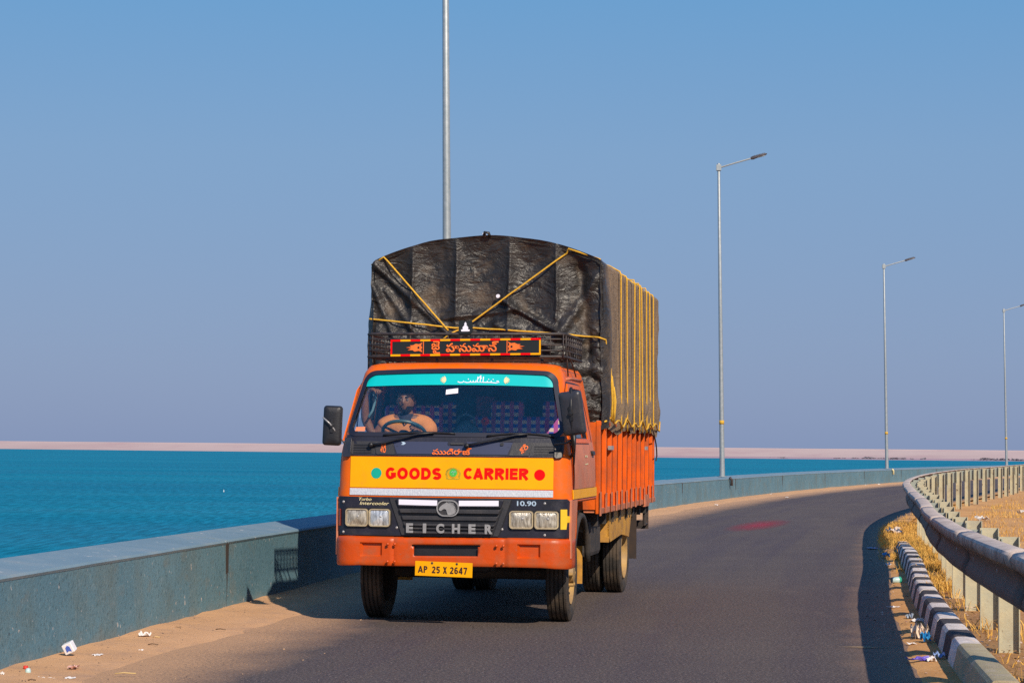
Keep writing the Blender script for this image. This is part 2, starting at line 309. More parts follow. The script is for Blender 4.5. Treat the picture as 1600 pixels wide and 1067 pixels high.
# earthen dam far across the lake
def dam_mat():
    m = mat('dam_stone', (.47, .36, .345), (.42, .31, .30), .01, .95, stretch=(.4, 1, 6), dirt_or_sheen=(.38, .23, .26), dscale=.02, damt=.3)
    return m
mb = MB(); rows = []
for i in range(121):
    x = -4200+i*70; y = 2660-x*.42 if abs(x) < 1500 else 2660-.42*math.copysign(1500, x)+(abs(x)-1500)*.1; hgt = 3.0+.25*fbm(x*.004, 0)
    rows.append([(x, y-45, WZ-1), (x, y-38, WZ+.8+.5*nz3(x*.02, 3)), (x, y-26, WZ+4+.4*nz3(x*.01, 9)), (x, y-9, WZ+9.3+.2*nz3(x*.013, 5)), (x, y-6, hgt-.4), (x, y-5.6, hgt), (x, y+5, hgt), (x, y+40, WZ-1)])
mb.grid(rows)
tag(mb.build('dam', dam_mat(), smooth=False), 'long pale pink earthen dam lining the far side of the lake', 'dam')
# low shore that shows at the foot of the dam on one side, with scrub
mb = MB(); rows = []
for i in range(90):
    x = 120+i*18; y0 = 2150-i*4.0; rows.append([(x, y0+14*nz3(x*.01, 1), WZ-.3), (x, y0+20, WZ+.7+.4*nz3(x*.02, 4)), (x, y0+110, WZ+1.6), (x, y0+240, WZ-.4)])
mb.grid(rows); tag(mb.build('shore', mat('shore_mud', (.44, .29, .31), (.38, .25, .28), .02, .95)), kind='structure')
mb = MB()
for k in range(900):
    x = 125+random.random()**1.0*1450
    if fbm(x*.012, 5) < -.12+.22*(x < 330): continue
    y = 2150-(x-120)/18*4+12+random.random()*30; s_ = random.uniform(.6, 1.9)*(1.25 if x > 350 else .8)
    base = Vector((x, y, WZ+.3))
    for j in range(5):
        c_ = base+Vector((random.uniform(-2.5, 2.5), random.uniform(-2, 2), s_*random.uniform(.2, .7)))
        a = [c_+Vector((random.uniform(-1, 1)*1.6, random.uniform(-1, 1), random.uniform(-.8, .9)))*s_*.8 for _ in range(4)]
        mb.add(a, [(0, 1, 2), (0, 2, 3), (0, 1, 3), (1, 2, 3)])
tag(mb.build('scrub', M['scrub'], recalc=False), 'dark line of low scrub along the far muddy shore', 'scrub', kind='stuff')
# small white float on the water
mb = MB(); p = gp(353, 768, WZ); mb.lathe([(-.2, .02), (-.15, .10), (0, .12), (.15, .08), (.45, .035), (.48, .01)], p, 'z', 10)
tag(mb.build('buoy', simple('buoy_paint', (.6, .7, .72)), smooth=True), 'small pale buoy floating alone on the blue lake', 'buoy')

# ------------------------------------------------------------------ causeway ground
Ds = list(np.concatenate([np.arange(-14, 70, 1.5), np.arange(70, 236, 4)]))
def strip(name, mt, offs, zf, Dlist=Ds, uvs=True):
    """offs: list of functions D -> point; zf(D, j) -> height"""
    P = []; uv = []
    for D in Dlist:
        row = []; ur = []
        for j, f in enumerate(offs):
            p = f(D); z = zf(D, j, p); row.append((p.x, p.y, z))
            sw = 1/math.sqrt(1+(.086+.003*D)**2)
            ur.append(((p.x-wallX(p.y))*sw, (railX(min(max(p.y, -12), 239))-p.x)*sw))
        P.append(row); uv.append(ur)
    mb = MB().grid(P); o = mb.build(name, mt, smooth=True, recalc=False)
    me = o.data; lay = me.uv_layers.new(name='UVMap'); flat = [q for r_ in uv for q in r_]
    for lp in me.loops: lay.data[lp.index].uv = flat[lp.vertex_index]
    bm = bmesh.new(); bm.from_mesh(me)
    for f in bm.faces:
        if f.normal.z < 0: f.normal_flip()
    bm.to_mesh(me); bm.free()
    return o
W = lambda off: (lambda D: frame(wallX, D, off)[0])
RR = lambda off: (lambda D: frame(railX, D, off)[0])
gmat = mat('dry_earth', (.66, .35, .12), (.54, .26, .085), .7, .95, bump=1, bscale=14, dirt_or_sheen=(.36, .17, .05), dscale=1.2, damt=.5, speck=(.6, .42, .28), spscale=18, spamt=.66)
offs = [W(-26), W(-15), W(-1.5), W(-.4), lambda D: RR(-.12)(D), RR(-.06), RR(1.5), RR(4), RR(8), RR(14), RR(24), RR(40), RR(60), RR(80)]
zz = [WZ-3, WZ+.5, -.25, -.03, -.03, -.03, -.02, -.01, -.02, -.04, -.1, -.2, -.4, WZ-3]
tag(strip('ground', gmat, offs, lambda D, j, p: zz[j]+(.06*fbm(p.x*.3, p.y*.3)+vz(D) if 5 <= j <= 12 else 0)), kind='structure')

# asphalt with worn wheel paths, dust towards the edges
def asphalt():
    m = bpy.data.materials.new('asphalt'); m.use_nodes = True; nt = m.node_tree; P = nt.nodes['Principled BSDF']
    P.inputs['Roughness'].default_value = .82; P.inputs['Specular IOR Level'].default_value = .35
    tc = N(nt, 'ShaderNodeTexCoord'); uv = N(nt, 'ShaderNodeSeparateXYZ'); L(nt, tc.outputs['UV'], uv.inputs[0])
    def nz(scale, det=6, st=None, r_=.65):
        src = tc.outputs['Object']
        if st: mp = N(nt, 'ShaderNodeMapping'); mp.inputs['Scale'].default_value = st; L(nt, src, mp.inputs[0]); src = mp.outputs[0]
        q = N(nt, 'ShaderNodeTexNoise'); q.inputs['Scale'].default_value = scale; q.inputs['Detail'].default_value = det; q.inputs['Roughness'].default_value = r_; L(nt, src, q.inputs[0]); return q.outputs[0]
    def mr(f, a, b, c=0, d=1):
        q = N(nt, 'ShaderNodeMapRange'); L(nt, f, q.inputs[0])
        for i, x in enumerate((a, b, c, d)): q.inputs[i+1].default_value = x
        return q.outputs[0]
    def mx(f, a, b):
        q = N(nt, 'ShaderNodeMix', data_type='RGBA'); L(nt, f, q.inputs[0])
        for i, x in ((6, a), (7, b)):
            if isinstance(x, tuple): q.inputs[i].default_value = (*x, 1)
            else: L(nt, x, q.inputs[i])
        return q.outputs[2]
    def ma(op, a, b):
        q = N(nt, 'ShaderNodeMath', operation=op)
        for i, x in enumerate((a, b)):
            if isinstance(x, (int, float)): q.inputs[i].default_value = x
            else: L(nt, x, q.inputs[i])
        return q.outputs[0]
    col = mx(mr(nz(.35, 8), .35, .65), (.086, .064, .058), (.110, .083, .070))
    # long darker smears along the lane, running with the road (constant distance from the wall)
    cv = N(nt, 'ShaderNodeCombineXYZ'); L(nt, ma('MULTIPLY', uv.outputs[0], 1.1), cv.inputs[0])
    sp = N(nt, 'ShaderNodeSeparateXYZ'); L(nt, tc.outputs['Object'], sp.inputs[0]); L(nt, ma('MULTIPLY', sp.outputs[1], .05), cv.inputs[1])
    ln = N(nt, 'ShaderNodeTexNoise'); ln.inputs['Scale'].default_value = 1.4; ln.inputs['Detail'].default_value = 8; ln.inputs['Roughness'].default_value = .6; L(nt, cv.outputs[0], ln.inputs[0])
    col = mx(mr(ln.outputs[0], .45, .68, 0, .7), col, (.058, .042, .056))
    col = mx(mr(nz(.9, 10, (1, .35, 1), .75), .55, .72, 0, .45), col, (.150, .115, .095))
    col = mx(mr(nz(48, 2), .54, .66, 0, .9), col, (.25, .19, .165))       # pale aggregate
    col = mx(mr(nz(40, 2), .54, .64, 0, .85), col, (.028, .021, .023))
    # dust: from the wall side and from the kerb side
    e1 = ma('ADD', uv.outputs[0], ma('MULTIPLY', ma('SUBTRACT', nz(1.0, 8), .5), .9))
    e2 = ma('ADD', uv.outputs[1], ma('MULTIPLY', ma('SUBTRACT', nz(1.1, 8), .5), .6))
    d1 = mr(e1, .60, 1.75, 1.6, 0); d2 = mr(e2, .34, .95, .6, 0)
    dd = ma('MAXIMUM', d1, d2); gr = mr(nz(38, 8), .36, .62, .35, 1.25)
    col = mx(ma('MINIMUM', ma('MULTIPLY', dd, gr), 1.0), col, (.52, .30, .16))
    L(nt, col, P.inputs['Base Color'])
    b = N(nt, 'ShaderNodeBump'); b.inputs['Strength'].default_value = .9; b.inputs['Distance'].default_value = .010; L(nt, nz(70, 4), b.inputs['Height']); L(nt, b.outputs[0], P.inputs['Normal'])
    return m
def mixroad(t): return lambda D: W(.25)(D).lerp(RR(-.12)(D), t)
tag(strip('road', asphalt(), [mixroad(i/10) for i in range(11)], lambda D, j, p: .0), kind='structure')
sandmat = mat('blown_sand', (.66, .37, .185), (.58, .32, .155), 1.6, .95, bump=1, bscale=45, dirt_or_sheen=(.36, .22, .15), dscale=3, damt=.45, speck=(.66, .5, .38), spscale=55, spamt=.68)
Dn = list(np.arange(4, 60, .25))+list(np.arange(60, 236, 1.5))
nS = 14
def sandz(D, j, p):
    t = j/(nS-1); edge = .45+.2*fbm(p.y*.25, 2.2)+.08*fbm(p.y*2.5, 8); return .04*(1-t)**1.3-.03*max(0, t-edge)*3+.012*fbm(p.x*2.2, p.y*2.2, 0, 5)*(1-t*.4)-.006
tag(strip('sand', sandmat, [W(.0+1.25*i/(nS-1)) for i in range(nS)], sandz, Dn), kind='structure')
def sandz2(D, j, p):
    t = j/9; edge = .45+.10*fbm(p.y*.4, 7.7)+.05*fbm(p.y*3, 7.7); return .022*(1-t)-.12*max(0, t-edge)+.004*fbm(p.x*2, p.y*2, 3, 5)+.002
tag(strip('verge', gmat, [RR(-.10-.62*i/9) for i in range(10)], sandz2, Dn), kind='structure')
# red powder stain and pale scuff on the asphalt
def stain(name, c, a, pts_c, l, wd, ang):
    m = bpy.data.materials.new(name); m.use_nodes = True; nt = m.node_tree; P = nt.nodes['Principled BSDF']; P.inputs['Base Color'].default_value = (*c, 1); P.inputs['Roughness'].default_value = .9
    tc = N(nt, 'ShaderNodeTexCoord'); n1 = N(nt, 'ShaderNodeTexNoise'); n1.inputs['Scale'].default_value = 5; n1.inputs['Detail'].default_value = 8; L(nt, tc.outputs['Object'], n1.inputs[0])
    gr = N(nt, 'ShaderNodeTexGradient', gradient_type='SPHERICAL'); mp = N(nt, 'ShaderNodeMapping'); mp.inputs['Scale'].default_value = (1/l, 1/wd, 1); L(nt, tc.outputs['Object'], mp.inputs[0]); L(nt, mp.outputs[0], gr.inputs[0])
    mu = N(nt, 'ShaderNodeMath', operation='MULTIPLY'); L(nt, gr.outputs[1], mu.inputs[0]); L(nt, n1.outputs[0], mu.inputs[1])
    mr = N(nt, 'ShaderNodeMapRange'); L(nt, mu.outputs[0], mr.inputs[0]); mr.inputs[1].default_value = .08; mr.inputs[2].default_value = .5; mr.inputs[4].default_value = a; L(nt, mr.outputs[0], P.inputs['Alpha'])
    o = MB().grid([[(-l, -wd, 0), (l, -wd, 0)], [(-l, wd, 0), (l, wd, 0)]]).build(name, m, recalc=False); o.location = (pts_c.x, pts_c.y, .005); o.rotation_euler = (0, 0, ang)
    return o
tag(stain('powder_stain', (.42, .025, .06), .62, gp(1188, 820), 4.4, .62, R(76)), 'streak of red powder spilt across the dark asphalt', 'stain')
tag(stain('scuff_mark', (.40, .27, .14), .8, gp(1355, 1009), .28, .12, R(2)), 'pale sandy scuff on the asphalt near the kerb', 'scuff')

# ------------------------------------------------------------------ parapet wall
def wall_mat():
    m = mat('painted_concrete', (.088, .190, .245), (.120, .232, .285), 1.1, .8, bump=.7, bscale=35, dirt_or_sheen=(.12, .15, .13), dscale=1.4, damt=.45, detail=10)
    nt = m.node_tree; P = nt.nodes['Principled BSDF']; tc = [n for n in nt.nodes if n.type == 'TEX_COORD'][0]
    def add(scale, thr, wdt, c, amt, st):
        mp = N(nt, 'ShaderNodeMapping'); mp.inputs['Scale'].default_value = st; L(nt, tc.outputs['Object'], mp.inputs[0])
        n1 = N(nt, 'ShaderNodeTexNoise'); n1.inputs['Scale'].default_value = scale; n1.inputs['Detail'].default_value = 3; L(nt, mp.outputs[0], n1.inputs[0])
        mr = N(nt, 'ShaderNodeMapRange'); L(nt, n1.outputs[0], mr.inputs[0]); mr.inputs[1].default_value = thr; mr.inputs[2].default_value = thr+wdt; mr.inputs[4].default_value = amt
        q = N(nt, 'ShaderNodeMix', data_type='RGBA'); L(nt, mr.outputs[0], q.inputs[0]); L(nt, P.inputs['Base Color'].links[0].from_socket, q.inputs[6]); q.inputs[7].default_value = (*c, 1); L(nt, q.outputs[2], P.inputs['Base Color'])
    add(20, .695, .015, (.55, .50, .46), .9, (1, 1, .6)); add(9, .71, .03, (.16, .15, .14), .5, (1, 1, 1))     # bird droppings, chips
    add(22, .70, .02, (.02, .03, .04), .8, (1, 1, 1))       # pits
    add(2.4, .56, .25, (.13, .15, .13), .5, (1, 1, .12)); add(30, .56, .10, (.045, .10, .125), .55, (1, 1, 1)); add(26, .60, .08, (.20, .29, .32), .45, (1, 1, .7)); add(5, .60, .1, (.16, .17, .15), .4, (.5, .5, 1))    # run-down streaks
    # splashed dust near the foot
    sp = N(nt, 'ShaderNodeSeparateXYZ'); L(nt, tc.outputs['Object'], sp.inputs[0])
    n1 = N(nt, 'ShaderNodeTexNoise'); n1.inputs['Scale'].default_value = 5; n1.inputs['Detail'].default_value = 8; L(nt, tc.outputs['Object'], n1.inputs[0])
    a = N(nt, 'ShaderNodeMath', operation='MULTIPLY_ADD'); L(nt, n1.outputs[0], a.inputs[0]); a.inputs[1].default_value = .3; L(nt, sp.outputs[2], a.inputs[2])
    mr = N(nt, 'ShaderNodeMapRange'); L(nt, a.outputs[0], mr.inputs[0]); mr.inputs[1].default_value = .12; mr.inputs[2].default_value = .26; mr.inputs[3].default_value = .22; mr.inputs[4].default_value = 0
    q = N(nt, 'ShaderNodeMix', data_type='RGBA'); L(nt, mr.outputs[0], q.inputs[0]); L(nt, P.inputs['Base Color'].links[0].from_socket, q.inputs[6]); q.inputs[7].default_value = (.36, .25, .15, 1); L(nt, q.outputs[2], P.inputs['Base Color'])
    return m
def cap_mat():
    return mat('painted_cap', (.150, .235, .29), (.19, .275, .325), 2, .7, bump=.5, bscale=40, dirt_or_sheen=(.26, .28, .28), dscale=2, damt=.35, speck=(.62, .58, .55), spscale=13, spamt=.69, detail=8)
wm, cm = wall_mat(), cap_mat()
wall = empty('parapet_wall', (0, 0, 0)); tag(wall, 'long blue painted concrete parapet wall curving between the road and the lake', 'wall')
joints = [-4.5, .6, 10.2, 19.55]
D = 19.55
while D < 225: D += 9.3*(1/math.sqrt(1+(.086+.003*D)**2)); joints.append(D)
for a, b in zip(joints[:-1], joints[1:]):
    g = .02; k = max(4, int((b-a)/.5)); rows = []; caps = []
    jz = random.uniform(-.006, .006)
    for i in range(k+1):
        D = a+g+(b-a-2*g)*i/k
        if i == 0 or i == k: D = a+g if i == 0 else b-g
        e1, e2 = .004*nz3(D*1.7, 1), .005*nz3(D*2.3, 5)
        rows.append([frame(wallX, D, o_)[0]+Vector((0, 0, z_)) for o_, z_ in ((.03, -.3), (.0+e1, .0), (-.008+e1, .3), (-.015+e1, .625+jz), (-.06, .635+jz), (-.44, .675+jz), (-.49, .66), (-.50, -.5))])
        caps.append([frame(wallX, D, o_)[0]+Vector((0, 0, z_)) for o_, z_ in ((-.012+e1, .612+jz+e2), (-.003+e1, .632+jz+e2), (-.022, .650+jz+e2*.5), (-.26, .675+jz+e2), (-.47, .702+jz), (-.505, .68+jz), (-.51, .58+jz))])
    mb = MB().grid(rows); n = len(rows[0])
    for end in (0, k): mb.f.append(tuple(end*n+j for j in range(n))); mb.m.append(0)
    p_ = mb.build('wall_panel', wm, wall, smooth=True, ang=30)
    mb = MB().grid(caps); n = len(caps[0])
    for end in (0, k): mb.f.append(tuple(end*n+j for j in range(n))); mb.m.append(0)
    mb.build('wall_cap', cm, wall, smooth=True, ang=30)
jm = simple('joint_filler', (.045, .035, .03), .9)
for D in joints[1:-1]:
    c_, t_, r_ = frame(wallX, D, -.27); MB().obox(c_+Vector((0, 0, .26)), t_*.045, r_*.262, Vector((0, 0, .375))).build('joint', jm, wall)
# short broken pipe ends at joints of the far panels
for D in (63.9, 98.2):
    c_, t_, r_ = frame(wallX, D, .03); mb = MB().tube([c_+Vector((0, 0, .66)), c_+r_*.03+t_*.1+Vector((0, 0, .6)), c_+r_*.03+t_*.1+Vector((0, 0, .42))], .045, 8)
    mb.build('drain_pipe', M['lamphead'] if D < 70 else M['cream'], wall, smooth=True)

# ------------------------------------------------------------------ street lamps
def make_lamp():
    root = empty('street_lamp'); n = 12
    mb = MB(); h = 9.72
    mb.lathe([(0, .14), (.02, .14), (.021, .085), (.3, .083), (.301, .079), (h*.5, .060), (h, .043), (h+.02, .03), (h+.021, .001)], (0, 0, 0), 'z', 14); mb.build('pole', M['galv'], root, smooth=True, ang=40)
    mb = MB(); mb.tube([(.02, 0, h-.12), (.5, 0, h+.02), (1.05, 0, h+.17)], .026, 8)
    mb.obox((0, 0, h-.12), (.075, 0, .0), (0, .075, 0), (0, 0, .09)); mb.build('arm', M['galv'], root, smooth=True, ang=40)
    mb = MB(); d = Vector((.96, 0, .26)).normalized(); up = Vector((-.26, 0, .96)).normalized(); c0 = Vector((1.0, 0, h+.155))
    rows = []
    for t, hw, th0, th1 in ((0, .04, -.035, .04), (.08, .07, -.05, .055), (.16, .08, -.035, .045), (.3, .10, -.03, .042), (.46, .09, -.022, .034), (.50, .05, -.015, .028), (.52, .02, 0, .015)):
        p = c0+d*t; rows.append([p+Vector((0, -hw, 0))+up*th0*.5, p+Vector((0, -hw*.7, 0))+up*th1, p+Vector((0, hw*.7, 0))+up*th1, p+Vector((0, hw, 0))+up*th0*.5, p+Vector((0, hw*.8, 0))+up*th0, p+Vector((0, -hw*.8, 0))+up*th0, p+Vector((0, -hw, 0))+up*th0*.5])
    mb.grid(rows).build('lamp_head', M['lamphead'], root, smooth=True, ang=40)
    mb = MB()
    for k in range(7): mb.obox(c0+d*(.14+.05*k)+up*.048, d*.006, Vector((0, .06, 0)), up*.014)
    mb.build('cooling_fins', M['lamphead'], root)
    mb = MB().obox(c0+d*.32-up*.032, d*.12, Vector((0, .07, 0)), up*.006); mb.build('lens', simple('lamp_lens', (.5, .5, .5), .2), root)
    MB().lathe([(1.62, .070), (1.62, .078), (1.74, .077), (1.74, .07)], (0, 0, 0), 'z', 14).build('sticker', simple('yellow_tag', (.62, .36, .03)), root, smooth=True)
    return root
lp = make_lamp()
llab = ['street lamp standing behind the tarpaulin covered truck, its top out of view', 'tall galvanised street lamp on the parapet just beyond the truck', 'galvanised street lamp on the parapet, second beyond the truck', 'smallest street lamp, farthest along the curving parapet']
for i, D in enumerate((31.6, 64.2, 98.4, 128.6)):
    o = lp if i == 0 else dup(lp)
    c_, t_, r_ = frame(wallX, D, -.27); o.location = c_+Vector((0, 0, .69)) if i else c_+Vector((0, 0, .69))
    o.rotation_euler = (R(.1), R(-.9), R([-4, -3, -2, -2][i]))
    tag(o, llab[i], 'street lamp', 'street lamps along the parapet')

# ------------------------------------------------------------------ guard rail
def railtop(D): return float(np.interp(D, [0, 11.5, 16.5, 22, 30, 60, 240], [1.0, .995, .94, .92, .93, 1.02, 1.02]))
gr = empty('guard_rail', (0, 0, 0)); tag(gr, 'galvanised crash barrier with close set posts curving along the inner road edge', 'guard rail')
prof = [(.040, -.004), (.015, .004), (-.030, .004), (-.072, -.002), (-.088, -.008), (-.098, -.022), (-.099, -.050), (-.088, -.082), (-.050, -.112), (-.018, -.142), (-.008, -.175), (-.010, -.205), (-.026, -.235), (-.038, -.262), (-.042, -.290), (-.036, -.312), (-.020, -.324), (.0, -.328)]
bD = arc(railX, 3.5, 150, 4.0)
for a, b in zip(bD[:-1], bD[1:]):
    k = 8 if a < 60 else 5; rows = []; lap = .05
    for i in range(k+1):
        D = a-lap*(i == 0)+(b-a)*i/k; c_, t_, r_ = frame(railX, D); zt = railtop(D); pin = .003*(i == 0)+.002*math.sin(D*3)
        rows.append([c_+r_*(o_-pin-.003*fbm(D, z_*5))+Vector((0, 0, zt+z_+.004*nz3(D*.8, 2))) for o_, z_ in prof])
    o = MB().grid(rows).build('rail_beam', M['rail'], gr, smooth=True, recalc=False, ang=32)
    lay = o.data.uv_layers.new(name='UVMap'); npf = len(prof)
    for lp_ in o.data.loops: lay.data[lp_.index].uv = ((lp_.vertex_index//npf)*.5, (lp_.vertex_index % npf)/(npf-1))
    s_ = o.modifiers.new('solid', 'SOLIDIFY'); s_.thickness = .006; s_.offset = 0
pD = arc(railX, 5.55, 44, 1.90)+arc(railX, 46, 150, 2.9)
def channel(mb, c, t, r_, z0, z1, wd=.15, fl=.06, th=.008):
    # C section, its web across the road line, flanges towards the oncoming lens of traffic
    u_ = Vector((0, 0, 1)); zc = (z0+z1)/2; h = (z1-z0)/2; c = Vector((c.x, c.y, 0))
    mb.obox(c+u_*zc, r_*wd/2, t*th/2, u_*h)
    for s in (-1, 1): mb.obox(c+r_*s*(wd/2-th/2)-t*(fl/2+th/2)+u_*zc, r_*th/2, t*fl/2, u_*h)
for i, D in enumerate(pD):
    c_, t_, r_ = frame(railX, D); zt = railtop(D); j = random.uniform(-.01, .01)
    mb = MB(); channel(mb, c_+r_*(.235+j), t_, r_, -.35, zt-.015+j); mb.build('post', M['post'], gr)
    mb = MB(); channel(mb, c_+r_*.105+t_*.0, t_, r_, zt-.33, zt-.03+j, wd=.16, fl=.07); mb.build('spacer', M['postgreen'], gr)
    if D < 45:
        mb = MB().lathe([(-.106, .0), (-.106, .014), (-.098, .016), (-.06, .016)], (0, 0, 0), 'x', 8)
        o = mb.build('bolt', M['galv'], gr, smooth=True); o.matrix_local = Matrix.Translation(c_+Vector((0, 0, zt-.175)))@Matrix.Rotation(math.atan2(r_.y, r_.x), 4, 'Z'); o.location += r_*.09

# ------------------------------------------------------------------ kerb
kerb = empty('kerb', (0, 0, 0)); tag(kerb, 'low concrete kerb painted in black and white stripes below the crash barrier', 'kerb')
kX = lambda D: railX(D)-float(np.interp(D, [14, 30], [.18, .28]))
def kstone(D0, D1, mt, zt0=.2, zt1=.2, k=2):
    rows = []
    for i in range(k+1):
        D = D0+(D1-D0)*i/k; c_, t_, r_ = frame(kX, D); zt = zt0+(zt1-zt0)*i/k; e_ = .006*nz3(D*9, 1)
        rows.append([c_+r_*o_+Vector((0, 0, z_)) for o_, z_ in ((0, -.1), (.0+e_, .0), (.035+e_, zt-.03), (.055+e_, zt-.006), (.075, zt+e_), (.19, zt+e_), (.21, zt-.01), (.23, -.1))])
    mb = MB().grid(rows); n = len(rows[0])
    for e_ in (0, k): mb.f.append(tuple(e_*n+j for j in range(n))); mb.m.append(0)
    return mb.build('kerb_stone', mt, kerb, smooth=True, ang=28)
kd = arc(kX, 14.72, 33.4, .56)
for i in range(len(kd)-1):
    zt = float(np.interp(kd[i], [14, 28, 33.4], [.2, .2, .10])); jz = random.uniform(-.004, .004)
    kstone(kd[i]+.0015, kd[i+1]-.0015, M['kerbwhite'] if i % 2 == 0 else M['kerbblack'], zt+jz, zt+jz)
for a, b in ((5, 7.4), (7.41, 9.8), (9.81, 12.2), (12.21, 14.715)): kstone(a, b, M['kerbraw'], .215, .2, 6)

# ------------------------------------------------------------------ dry grass
gm1 = mat('dry_straw', (.72, .42, .09), (.58, .30, .05), 2.5, .8); gm2 = mat('dry_green_grass', (.26, .26, .04), (.38, .30, .05), 4, .8)
def blades(name, mt, pts, hmin, hmax, wd, lean=.8, label=None):
    n = len(pts); V = np.zeros((n, 5, 3)); P = np.array(pts); h = rng.uniform(hmin, hmax, n); a = rng.uniform(0, 2*np.pi, n); b = rng.uniform(0, 2*np.pi, n); ln = rng.uniform(.1, lean, n)
    dx, dy = np.cos(a)*wd, np.sin(a)*wd; lx, ly = np.cos(b)*ln*h, np.sin(b)*ln*h
    V[:, 0] = P-np.c_[dx, dy, np.zeros(n)]; V[:, 1] = P+np.c_[dx, dy, np.zeros(n)]
    mid = P+np.c_[lx*.35, ly*.35, h*.6]; V[:, 2] = mid+np.c_[dx*.7, dy*.7, np.zeros(n)]; V[:, 3] = mid-np.c_[dx*.7, dy*.7, np.zeros(n)]; V[:, 4] = P+np.c_[lx, ly, h*np.sqrt(np.clip(1-ln*.5, .2, 1))]
    me = bpy.data.meshes.new(name); F = []
    base = np.arange(n)*5
    quads = np.c_[base, base+1, base+2, base+3]; tris = np.c_[base+3, base+2, base+4]
    me.from_pydata(V.reshape(-1, 3).tolist(), [], quads.tolist()+tris.tolist())
    o = link(name, me, mt); tag(o, label, 'grass', kind='stuff'); return o
pts = []
def scatter(n, D0, D1, o0, o1, z=.0, clump=.0, bias=1.0):
    k = 0
    while k < n:
        D = D0+(D1-D0)*random.random()**bias; off = random.uniform(o0, o1); p = frame(railX, D, off)[0]
        if fbm(p.x*1.3, p.y*1.3) < clump: k += .2; continue
        pts.append((p.x+random.gauss(0, .03), p.y+random.gauss(0, .03), z-.01+(vz(D) if off > -.1 or D > 31 else 0))); k += 1
scatter(7000, 29, 44, -.50, .35, 0, -.25)
scatter(9000, 21, 31, -.03, .7, 0, -.15)
scatter(1300, 9, 21, .0, .9, 0, .05)
scatter(900, 42, 60, -.45, .3, 0, -.1)
scatter(260, 26, 33, -.36, -.2, 0, .0)
blades('dry_grass', gm1, pts, .03, .15, .004, 1.6, 'yellow dry grass growing between the striped kerb and the crash barrier')
pts = []
scatter(26000, 16, 62, 1.0, 14, -.02, .0, 1.1); scatter(9000, 50, 100, .8, 16, -.02, -.05)
blades('dry_grass', gm1, pts, .03, .13, .006, 1.3, 'short dry yellow grass on the ground behind the crash barrier')
pts = []
scatter(1500, 50, 90, 1.0, 14, -.02, .25); scatter(250, 26, 32, -.2, .5, 0, .1)
blades('green_grass', gm2, pts, .03, .14, .006, 1.0, 'scattered greener tufts among the dry grass behind the barrier')
# fallen leaves and grit between kerb and posts
mb = MB()
for k in range(2600):
    D = random.uniform(8, 34); off = random.choice([random.uniform(-.0, .75), random.uniform(-.7, -.25)] if random.random() < .35 else [random.uniform(-.0, .9)]); p = frame(railX, D, off)[0]; s_ = random.uniform(.006, .022)
    a = random.uniform(0, 6.28); u_ = Vector((math.cos(a), math.sin(a), random.uniform(-.4, .4)))*s_; v_ = Vector((-math.sin(a), math.cos(a), random.uniform(-.4, .4)))*s_*.6; p.z = .012+random.uniform(0, .02)+(vz(D) if off > -.1 else 0)
    mb.add([p-u_, p-v_, p+u_, p+v_], [(0, 1, 2, 3)], random.choice([0, 0, 0, 1, 2]))
o = mb.build('leaf_litter', [simple('dead_leaf', (.36, .18, .10)), simple('pale_leaf', (.60, .42, .32)), simple('dark_leaf', (.08, .05, .03))], recalc=False); tag(o, 'fallen leaves and chips strewn along the kerb and posts', 'leaf litter', kind='stuff')
mb = MB()
for k in range(2200):
    D = random.uniform(9, 60)**1; D = 9+51*random.random()**1.6; off = abs(random.gauss(.0, .75))+.04
    if off > 2.2: continue
    p = frame(wallX, D, off)[0]; s_ = random.uniform(.0015, .0042)*(1.8 if random.random() < .05 else 1); p.z = .05-.03*min(off, 1.2)/1.2
    if off > 1.1: p.z = .004
    mb.obox(p, (s_, 0, random.uniform(-.4, .4)*s_), (0, s_*.8, 0), (0, 0, s_*.6), random.choice([0, 0, 1]))
o = mb.build('gravel', [simple('grit', (.42, .27, .17)), simple('dark_grit', (.10, .07, .06))], recalc=False); tag(o, 'loose grit scattered over the sand beside the wall', 'gravel', kind='stuff')

# ================================================================== THE TRUCK
# local frame: x across (towards the barrier side), y backwards from the front face, z up
YAW = R(10.0); TX, TY = -.52, 17.87
truck = empty('goods_truck', (TX, TY, 0), -YAW)
tag(truck, 'orange goods truck with yellow nose panel driving along the lakeside road', 'truck')
T = truck
TM = Matrix.Translation((TX, TY, 0)) @ Matrix.Rotation(-YAW, 4, 'Z')
def Wd(z): return float(np.interp(z, [.5, .78, 1.1, 1.46, 1.7, 2.0, 2.2, 2.26, 2.3], [1.02, 1.03, 1.035, 1.02, .985, .935, .895, .86, .80]))
def Ff(z): return float(np.interp(z, [.5, .78, 1.12, 1.46, 1.62, 2.0, 2.2, 2.26, 2.3], [.06, .04, .035, .055, .095, .27, .365, .42, .50]))
RC = .14
def Fv(u, z, off=0):
    W_ = Wd(z); a = min(abs(u), W_); b = .05*(min(a, W_-RC)/W_)**2; v = Ff(z)+b
    if a > W_-RC: v += RC-math.sqrt(max(0, RC*RC-(a-(W_-RC))**2))
    return v+off
def S(u, z, off=0): return Vector((u, Fv(u, z, off), z))

